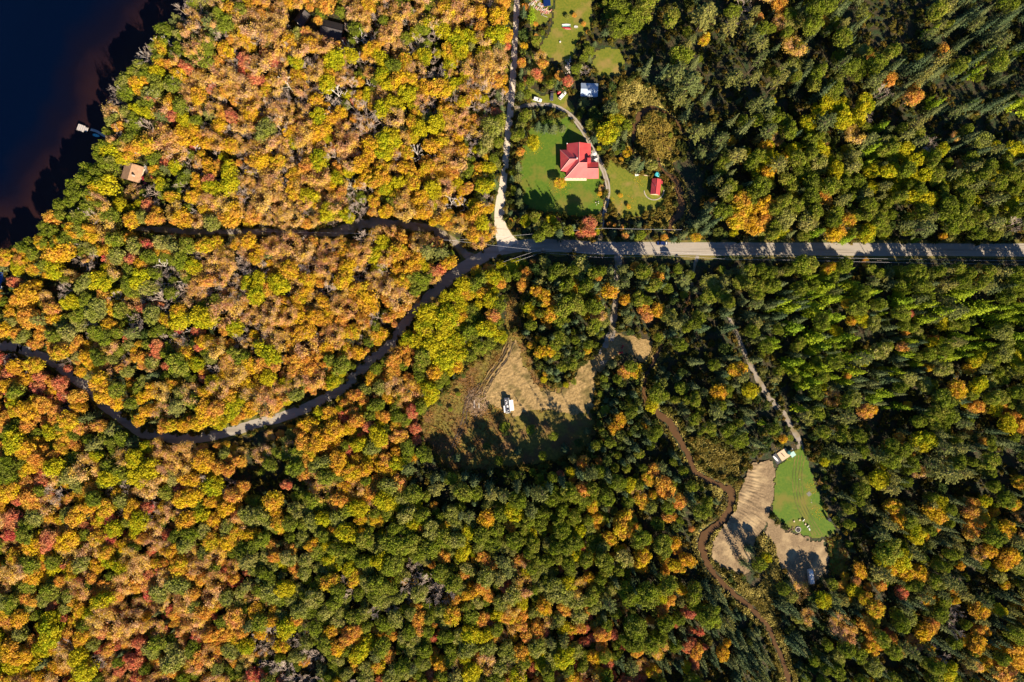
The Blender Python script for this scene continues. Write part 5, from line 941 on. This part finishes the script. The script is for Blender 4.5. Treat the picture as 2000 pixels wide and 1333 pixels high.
trees = []      # x, y ground metres, letter, radius, height, crown pixel
cellg = {}
def near(x, y, r, f):
    i, j = int(x // 10), int(y // 10)
    for a in (-1, 0, 1):
        for b in (-1, 0, 1):
            for (X, Y, R) in cellg.get((i + a, j + b), ()):
                if (X - x) ** 2 + (Y - y) ** 2 < (f * (r + R)) ** 2: return True
    return False
def put(px, py, L, r, h):
    if L in 'PSKG' and px > 1000 and r > 2.2: h *= 1.22
    if 1040 < px and 503 < py < 600: h = min(23, max(h, 16) * 1.15)
    elif px < 900 and py > 480:
        for i in range(6, len(MAIN) - 1):
            if abs(MAIN[i][0] - px) < 24 and 8 < py - MAIN[i][1] < 50: h = min(15, h * .95); break
    if px < 950 and py < 720 and L in 'TYBLO': h = min(16.2, max(12.5, h))
    if 1300 < px < 1405 and 500 < py < 600: h = min(h, 9)
    if px < 430 and hit(SHADEBAND, px, py): h = max(h, 20)
    x, y, _ = W(px, py, h * 0.72); h2 = height_limit(x, y, r, h)
    if h2 < h: h = h2; r = min(r, max(1.1, h * 0.62)); x, y, _ = W(px, py, h * 0.72)
    trees.append((x, y, L, r, h, px, py)); cellg.setdefault((int(x // 10), int(y // 10)), []).append((x, y, r))
for x0_, x1_ in ((1045, 1200), (1215, 1300), (1408, 1545), (1702, 2060)):
    k_ = 0
    while x0_ < x1_:
        L_ = 'GSPGGDGP'[(k_ + x0_) % 8]; put(x0_, 527 + (k_ * 7) % 9, L_, (3.3, 2.9, 4.0)[k_ % 3], 16 + (k_ * 5) % 4)
        if k_ % 3 != 1: put(x0_ + 7, 552 + (k_ * 5) % 9, 'PGSG'[k_ % 4], 3.9, 20)
        x0_ += (17, 22, 14, 21)[k_ % 4]; k_ += 1
for e_ in HAND.replace('\n', '').split(';'):
    if not e_.strip(): continue
    q_ = e_.split(','); a, b, c, L = float(q_[0]), float(q_[1]), float(q_[2]), q_[3]; r = c * S * 0.97; lo, hi = KIND[L][4]; rlo, rhi = KIND[L][3]
    h = lo + (hi - lo) * min(1, max(0, (r - rlo) / (rhi - rlo))); h = min(h, max(3.0, r * 6.5 if L in 'SKD' else r * 4.2)); put(a, b, L, r, float(q_[4]) if len(q_) > 4 else h)
def cell(px, py):
    j = int(min(19, max(0, px // 100))); i = int(min(13, max(0, py // 100))); return GRID[i][j]
rnd = random.Random(5)
GAPS = [(1360,518,42,16),(1690,535,30,24),(500,866,40,18),(1440,120,30,60),(1400,210,45,28),(1345,235,20,14),(1600,95,22,40),(1630,135,22,18),(1520,120,10,30),(1780,45,34,36),(1690,70,22,30),(1870,175,36,30),(1930,235,40,25),(1745,225,20,18),(1850,245,30,20),
 (540,955,40,45),(488,920,18,45),(850,925,40,28),(1500,560,16,45),(1400,650,34,30),(1540,540,20,26),(1610,400,14,22),(1695,905,26,20),(1640,910,16,14),(1720,965,36,30),(1640,940,24,40),(1790,960,26,26),(1730,1170,34,22),(1700,1070,30,34),(1680,1010,30,16),
 (1860,1120,24,16),(1930,1140,30,16),(1880,1185,14,20),(1600,1240,30,14),(1750,1300,40,20),(1960,900,30,40),(1900,950,30,24),(1700,720,18,20),(1740,700,24,18),(1935,830,26,24),(1470,850,14,20),(1385,530,22,16),(1320,700,28,26),(1240,640,8,14),
 (300,395,16,12),(325,405,18,24),(330,340,14,12),(100,560,28,26),(140,525,30,14),(190,500,14,10),(240,540,14,10),(575,40,16,16),(720,35,12,22),(825,130,10,16),(675,230,8,18),(645,255,12,10),(1270,60,34,40),(1225,110,22,30),(1290,100,24,30),(1240,150,14,24),(1300,20,18,20),(935,1000,20,14),(860,970,24,16),(50,590,10,10),(640,1150,12,14),(770,1190,14,10),(690,1180,10,12),(120,1085,16,16),(245,1115,16,8),(1270,1090,14,12),(1340,1140,10,14)]
def gap(px, py):
    for a, b, c, d in GAPS:
        if ((px - a) / c) ** 2 + ((py - b) / d) ** 2 < 1: return True
    c = cell(px, py); g_ = (0.04 if px > 900 or py > 850 else -0.02) + 0.09 * c.count('.') + (0.27 if px > 1200 else 0)
    if 1480 < px < 1980 and 270 < py < 470: g_ = 0.12
    return vnoise(px, py, 26, 77) * .6 + vnoise(px, py, 12, 78) * .4 < g_ * 1.15 + 0.05
def fill(n, rscale, f, only=None, margin=230):
    for _ in range(n):
        px = rnd.uniform(-margin, 2000 + margin); py = rnd.uniform(-margin, 1333 + margin)
        c = cell(px + rnd.gauss(0, 30), py + rnd.gauss(0, 30)); c = c + ('WB' if px < 900 and py < 700 and 'T' in c and rnd.random() < 0.35 else '')
        L = c[int((float(vnoise(px, py, 60, 91)) * 2.4 + rnd.random() * 0.36) % 1.0 * len(c))]
        if L in 'OYTR' and ((px < 380 and py < 660 and rnd.random() < 0.40) or (480 < px < 1150 and py > 980 and rnd.random() < 0.38)): L = rnd.choice('GVGPL')
        if px > 1180 and L in 'GYOTV' and rnd.random() < (0.5 if L in 'GV' else 0.55): L = rnd.choice('SSSPDG' if not (1480 < px < 1990 and 270 < py < 470) else 'GDGP')
        if L in '_.U': continue
        if only and L not in only: continue
        rlo, rhi = KIND[L][3]; lo, hi = KIND[L][4]; t = rnd.betavariate(1.1, 1.3); r = (rlo + (rhi - rlo) * t) * rscale; h = lo + (hi - lo) * min(1.15, max(-.1, t + rnd.uniform(-.45, .45)))
        if rscale < 0.8: h *= 0.72
        # keep the belt south of the lawn and of the houses low so that light reaches them
        if blocked(px, py, r / S, 0.85) or gap(px, py): continue
        x, y, _z = W(px, py, h * 0.72); gx, gy = x / S + 1000, 666.5 - y / S
        if hit(GSOLID, gx, gy) or near(x, y, r, f): continue
        put(px, py, L, r, h)
fill(30000, 1.0, 0.57); fill(30000, 0.62, 0.52)
# height limits: strips whose trees stand low beside the lawns, so the sun reaches them as in the photograph
LOW = [(LAWN, 85, 11), (LAWN_N, 70, 8), (LAWN_E, 60, 9), (LAWN_SE, 60, 11), (DIRT, 70, 9), (SANDY, 60, 10)]

counts = {}; ind = []; rest = []
vis = [t for t in trees if -25 < t[5] < 2025 and -25 < t[6] < 1358]; out_ = [t for t in trees if not (-25 < t[5] < 2025 and -25 < t[6] < 1358)]
vis.sort(key=lambda t: -t[3])
for t in vis:
    counts[t[2]] = counts.get(t[2], 0) + 1
    (ind if counts[t[2]] <= 300 else rest).append(t)
rest += out_
# ---- labels: the look of the tree, and its place counted from something one can find
MARKS = [('the lake dock', 175, 255), ('the tan roofed lake cottage', 265, 340), ('the dark slate roof in the woods', 652, 66), ('the red roofed house', 1131, 315), ('the pale blue shed roof', 1150, 178),
 ('the small red roofed shed', 1279, 366), ('the brown reed mound', 1285, 272), ('the road junction', 990, 485), ('the navy pickup on the road', 1292, 476), ('the white camper in the field', 992, 791),
 ('the top right corner', 2000, 0), ('the bottom left corner', 0, 1333), ('the bottom right corner', 2000, 1333), ('the left road bend', 275, 846), ('the left end of the road', 0, 676),
 ('the stream elbow', 1430, 950), ('the timber deck', 1530, 888), ('the silver camper', 1581, 1124), ('the canoes', 1106, 53), ('the right end of the road', 2000, 489), ('the top of the north road', 1008, 0),
 ('the wide grey track', 690, 445), ('the sunlit curved road', 480, 836), ('the two red quad bikes', 1214, 684), ('the gravel lane bend', 1490, 755), ('the stream at the bottom edge', 1545, 1333),
 ('the middle of the bottom edge', 1000, 1333), ('the middle of the right edge', 2000, 900), ('the top edge at its right part', 1500, 0), ('the white road mouth', 977, 395), ('the blue roof at the left edge', 5, 550),
 ("the upper left quarter's centre", 500, 300), ("the lower left quarter's centre", 500, 1000), ("the upper right quarter's centre", 1600, 250), ("the mown field's lower end", 1620, 1040), ('the brush pile', 930, 785)]
DIRN = ['right of', 'upper right of', 'above', 'upper left of', 'left of', 'lower left of', 'below', 'lower right of']
ORD = ['', 'second ', 'third ', 'fourth ', 'fifth ', 'sixth ', 'seventh ', 'eighth ', 'ninth ', 'tenth ']
bins = {}
for t in ind:
    k = min(range(len(MARKS)), key=lambda i: (MARKS[i][1] - t[5]) ** 2 + (MARKS[i][2] - t[6]) ** 2); dx, dy = t[5] - MARKS[k][1], MARKS[k][2] - t[6]
    d = int(round(math.atan2(dy, dx) / (pi / 4))) % 8; bins.setdefault((t[2], k, d), []).append((math.hypot(dx, dy), t))
LABEL = {}
for (L, k, d), lst in bins.items():
    lst.sort(key=lambda a: a[0])
    for i, (dist, t) in enumerate(lst):
        o_ = ORD[i] if i < 10 else '%dth ' % (i + 1)
        LABEL[id(t)] = f"{KIND[L][1]}, {o_}nearest {DIRN[d]} {MARKS[k][0]}"
rr_ = random.Random(9)
for t in ind:
    x, y, L, r, h, px, py = t; nm, look, b, _, _ = KIND[L]; v = rr_.randrange(NV[b]); R0, H0 = NOM[b]; mc, mt, mw = PROTO[L][v]; k_ = rr_.uniform(.86, 1.16); sc = (r / R0 * k_, r / R0 / k_, h / H0); rz = rr_.random() * 6.28
    grp = look + 's standing in the woods'
    if r / S >= 12:
        o = empty(nm, (x, y, -0.15), rz, LABEL[id(t)], 'tree', grp); o.scale = sc
        for me_, n_ in ((mc, 'crown'), (mt, 'trunk')):
            c = bpy.data.objects.new(n_, me_); C.objects.link(c); c.parent = o
    else:
        o = bpy.data.objects.new(nm, mw); C.objects.link(o); o.location = (x, y, -0.15); o.rotation_euler = (0, 0, rz); o.scale = sc; tag(o, LABEL[id(t)], 'tree', grp)
def scatter(name, meshes, pts, pid, rz, scl, label=None, cat=None, kind='stuff'):
    col = bpy.data.collections.new(name + '_kinds')
    for i, m in enumerate(meshes):
        o = bpy.data.objects.new('%s_%02d' % (name, i), m); col.objects.link(o)
    me = bpy.data.meshes.new(name); me.vertices.add(len(pts)); me.vertices.foreach_set('co', np.asarray(pts, np.float32).ravel())
    for an, ty, arr, f in (('pid', 'INT', pid, 'value'), ('rz', 'FLOAT', rz, 'value'), ('scl', 'FLOAT_VECTOR', scl, 'vector')):
        a = me.attributes.new(an, ty, 'POINT'); a.data.foreach_set(f, np.asarray(arr, np.int32 if ty == 'INT' else np.float32).ravel())
    o = bpy.data.objects.new(name, me); C.objects.link(o); ng = bpy.data.node_groups.new(name, 'GeometryNodeTree'); n = ng.nodes; l = ng.links
    ng.interface.new_socket('Geometry', in_out='INPUT', socket_type='NodeSocketGeometry'); ng.interface.new_socket('Geometry', in_out='OUTPUT', socket_type='NodeSocketGeometry')
    gi = n.new('NodeGroupInput'); go = n.new('NodeGroupOutput'); ip = n.new('GeometryNodeInstanceOnPoints'); ci = n.new('GeometryNodeCollectionInfo'); ci.inputs['Collection'].default_value = col
    ci.inputs['Separate Children'].default_value = True; ci.inputs['Reset Children'].default_value = True
    def na(nm, ty): q = n.new('GeometryNodeInputNamedAttribute'); q.data_type = ty; q.inputs['Name'].default_value = nm; return q.outputs['Attribute']
    cx = n.new('ShaderNodeCombineXYZ'); l.new(na('rz', 'FLOAT'), cx.inputs[2]); l.new(cx.outputs[0], ip.inputs['Rotation']); l.new(na('scl', 'FLOAT_VECTOR'), ip.inputs['Scale']); l.new(na('pid', 'INT'), ip.inputs['Instance Index'])
    ip.inputs['Pick Instance'].default_value = True; l.new(ci.outputs[0], ip.inputs['Instance']); l.new(gi.outputs[0], ip.inputs['Points']); l.new(ip.outputs[0], go.inputs[0])
    md = o.modifiers.new('scatter', 'NODES'); md.node_group = ng; o['kind'] = kind; tag(o, label, cat); return o
for L in KIND:
    q = [t for t in rest if t[2] == L]
    if not q: continue
    nm, look, b, _, _ = KIND[L]; R0, H0 = NOM[b]
    scatter(nm + '_wood', [p[2] for p in PROTO[L]], [(t[0], t[1], -0.15) for t in q], [rr_.randrange(NV[b]) for t in q], [rr_.random() * 6.28 for t in q], [(t[3] / R0, t[3] / R0, t[4] / H0) for t in q],
            'mass of further %ss filling the wood between the larger trees' % look.split(' with')[0], 'trees')
# ---- shrubs on the forest floor
wetroad = np.minimum.reduce([polydist(RXX, RYY, cr(c, 3), False, True) for c in (MW, NORTH, TRACK, DRIVE, SLANE, SELANE, CREEK1, CREEK2, CREEK3)]) < 3
U = []
for _ in range(60000):
    px = rnd.uniform(-150, 2150); py = rnd.uniform(-150, 1483); x, y, _z = W(px, py, 0)
    if hit(GSOLID, px, py): continue
    if rnd.random() < 0.45 or hit(OPEN, px - 6, py) or hit(OPEN, px, py + 6): U.append((x, y))
for P in (LAWN, LAWN_E, FIELD, MARSH_S, MARSH_R, MARSH_N):
    for i in range(len(P)):
        a, b = P[i], P[(i + 1) % len(P)]; n_ = int(math.hypot(a[0] - b[0], a[1] - b[1]) / 5.5) + 1
        for k in range(n_):
            q = (k + rnd.random()) / n_; px, py = a[0] + (b[0] - a[0]) * q + rnd.gauss(0, 2.6), a[1] + (b[1] - a[1]) * q + rnd.gauss(0, 2.6)
            if hit(wetroad, px, py): continue
            U.append(W(px, py)[:2])
scatter('undergrowth', USH, [(x, y, -0.1) for x, y in U], [rr_.randrange(3) for _ in U], [rr_.random() * 6 for _ in U], [(lambda s: (s, s, s * rr_.uniform(.7, 1.2)))(rr_.uniform(.5, 1.7)) for _ in U], 'low bushes and saplings covering the forest floor', 'undergrowth')
# ---- tall marsh grass
def tufts(name, polys, dens, m, hgt, lean=(-0.35, 0.3), label=None, wid=0.12, nbl=5, excl=None):
    r = np.random.default_rng(len(name)); Q = []; TT = []
    for P in polys:
        A = np.array(P, float); x0, y0 = A.min(0); x1, y1 = A.max(0); n = int((x1 - x0) * (y1 - y0) * S * S * dens)
        X = r.uniform(x0, x1, n); Y = r.uniform(y0, y1, n); k = inside(X, Y, P) & (vnoise(X, Y, 6, 12) > 0.12)
        if excl is not None: k &= ~np.array([hit(excl, a, b) for a, b in zip(X, Y)], bool)
        X, Y = (X[k] - 1000) * S, (666.5 - Y[k]) * S; n = len(X); clump = vnoise(X, Y, 2.2, 44)
        for b in range(nbl):
            a = r.random(n) * 6.28; h = hgt * (0.5 + 0.5 * r.random(n)) * (0.5 + clump); w = wid * (0.7 + 0.6 * r.random(n)); bx, by = X + r.normal(size=n) * .18, Y + r.normal(size=n) * .18
            cx, cy = np.cos(a) * w, np.sin(a) * w; lx = (lean[0] + r.normal(size=n) * .35) * h + (vnoise(X, Y, 5, 3) - .5) * h * 1.6; ly = (lean[1] + r.normal(size=n) * .35) * h + (vnoise(X, Y, 5, 4) - .5) * h * 1.6; z0 = np.full(n, -0.1)
            q = np.stack([np.stack([bx - cx, by - cy, z0], 1), np.stack([bx + cx, by + cy, z0], 1), np.stack([bx + lx * .5 + cx * 1.3, by + ly * .5 + cy * 1.3, h * .65], 1), np.stack([bx + lx, by + ly, h], 1)], 1)
            Q.append(q.reshape(-1, 3)); TT.append(np.repeat(np.clip(clump * .7 + r.random(n) * .4, 0, 1), 4))
    me = quads_mesh(name, [(np.concatenate(Q), np.concatenate(TT), 0)]); o = add_obj(name, me, m); o['kind'] = 'stuff'; tag(o, label, 'grass'); return o
def band(c, w):
    P = cr(c, 3); T = np.gradient(P[:, :2], axis=0); T /= np.linalg.norm(T, axis=1)[:, None] + 1e-9; N = np.stack([-T[:, 1], T[:, 0]], 1)
    L_ = P[:, :2] + N * (P[:, 2:3] / 2 + w); R_ = P[:, :2] - N * (P[:, 2:3] / 2 + w); return [tuple(q) for q in L_] + [tuple(q) for q in R_[::-1]]
wet = np.minimum.reduce([polydist(RXX, RYY, cr([(a, b, w * .9 + 2) for a, b, w in c], 3), False, True) for c in (CREEK1, CREEK2, CREEK3)]) < 0
tufts('bank_grass', [band(CREEK3[3:10], 9), band(CREEK3[9:18], 8), band(CREEK3[17:], 11), band(CREEK1, 6), band(CREEK2, 7)], 2.4, M['sedge'], 1.2, label='straw coloured grass hanging over both banks of the stream', wid=0.22, excl=wet | inside(RXX, RYY, DIRT))
tufts('reeds', [MARSH_R, MARSH_P], 2.4, LF['U'] if False else M['reed'], 1.5, label='brown and gold reeds on the mound inside the stream loop', wid=0.2, excl=wet)
tufts('sedge', [MARSH_N, MARSH_S, MARSH_T, MARSH_G, [(1430, 915), (1452, 936), (1442, 965), (1436, 998), (1426, 1010), (1440, 960)], [(1380, 1030), (1400, 990), (1412, 962), (1400, 950), (1385, 990)], [(1386, 1060), (1392, 1062), (1388, 1085), (1402, 1106), (1452, 1124), (1440, 1135), (1395, 1112), (1380, 1080)]], 2.6, M['sedge'], 1.4, label='bent green and straw sedge along the stream', wid=0.2, excl=wet)
tufts('field_grass', [FIELD, STRIP, SE_GRASS], 1.5, M['scrub'], 0.9, label='rough yellow grass round the edges of the cleared ground', wid=0.14, nbl=4,
      excl=inside(RXX, RYY, SANDY) | inside(RXX, RYY, [(980, 815), (1100, 800), (1170, 800), (1170, 900), (980, 915)]))
print('TREES', len(trees), 'individual', len(ind), 'rest', len(rest), counts)

P_, N_ = [], []
for px, py, r in ((1093, 362, 22), (1172, 385, 20), (1150, 436, 24), (1042, 282, 20), (1016, 300, 14), (1225, 400, 22), (1094, 160, 20), (1060, 125, 18), (1190, 398, 14), (1250, 350, 16), (1533, 880, 22), (1590, 950, 16), (1600, 1000, 16)):
    for _ in range(110):
        a = rnd.random() * 6.28; q = r * rnd.random() ** .6; x, y, _z = W(px + cos(a) * q, py + sin(a) * q); P_.append((x, y, 0.16)); N_.append((0, 0, 1))
q_, t_ = cards(np.array(P_), np.array(N_, float), 0.3, np.random.default_rng(3), None, 0.3)
fl_ = add_obj('fallen_leaves', quads_mesh('fallen_leaves', [(q_, t_, 0)]), LF['Y']); fl_['kind'] = 'stuff'; tag(fl_, 'yellow leaves fallen on the lawns under the maples', 'leaves')
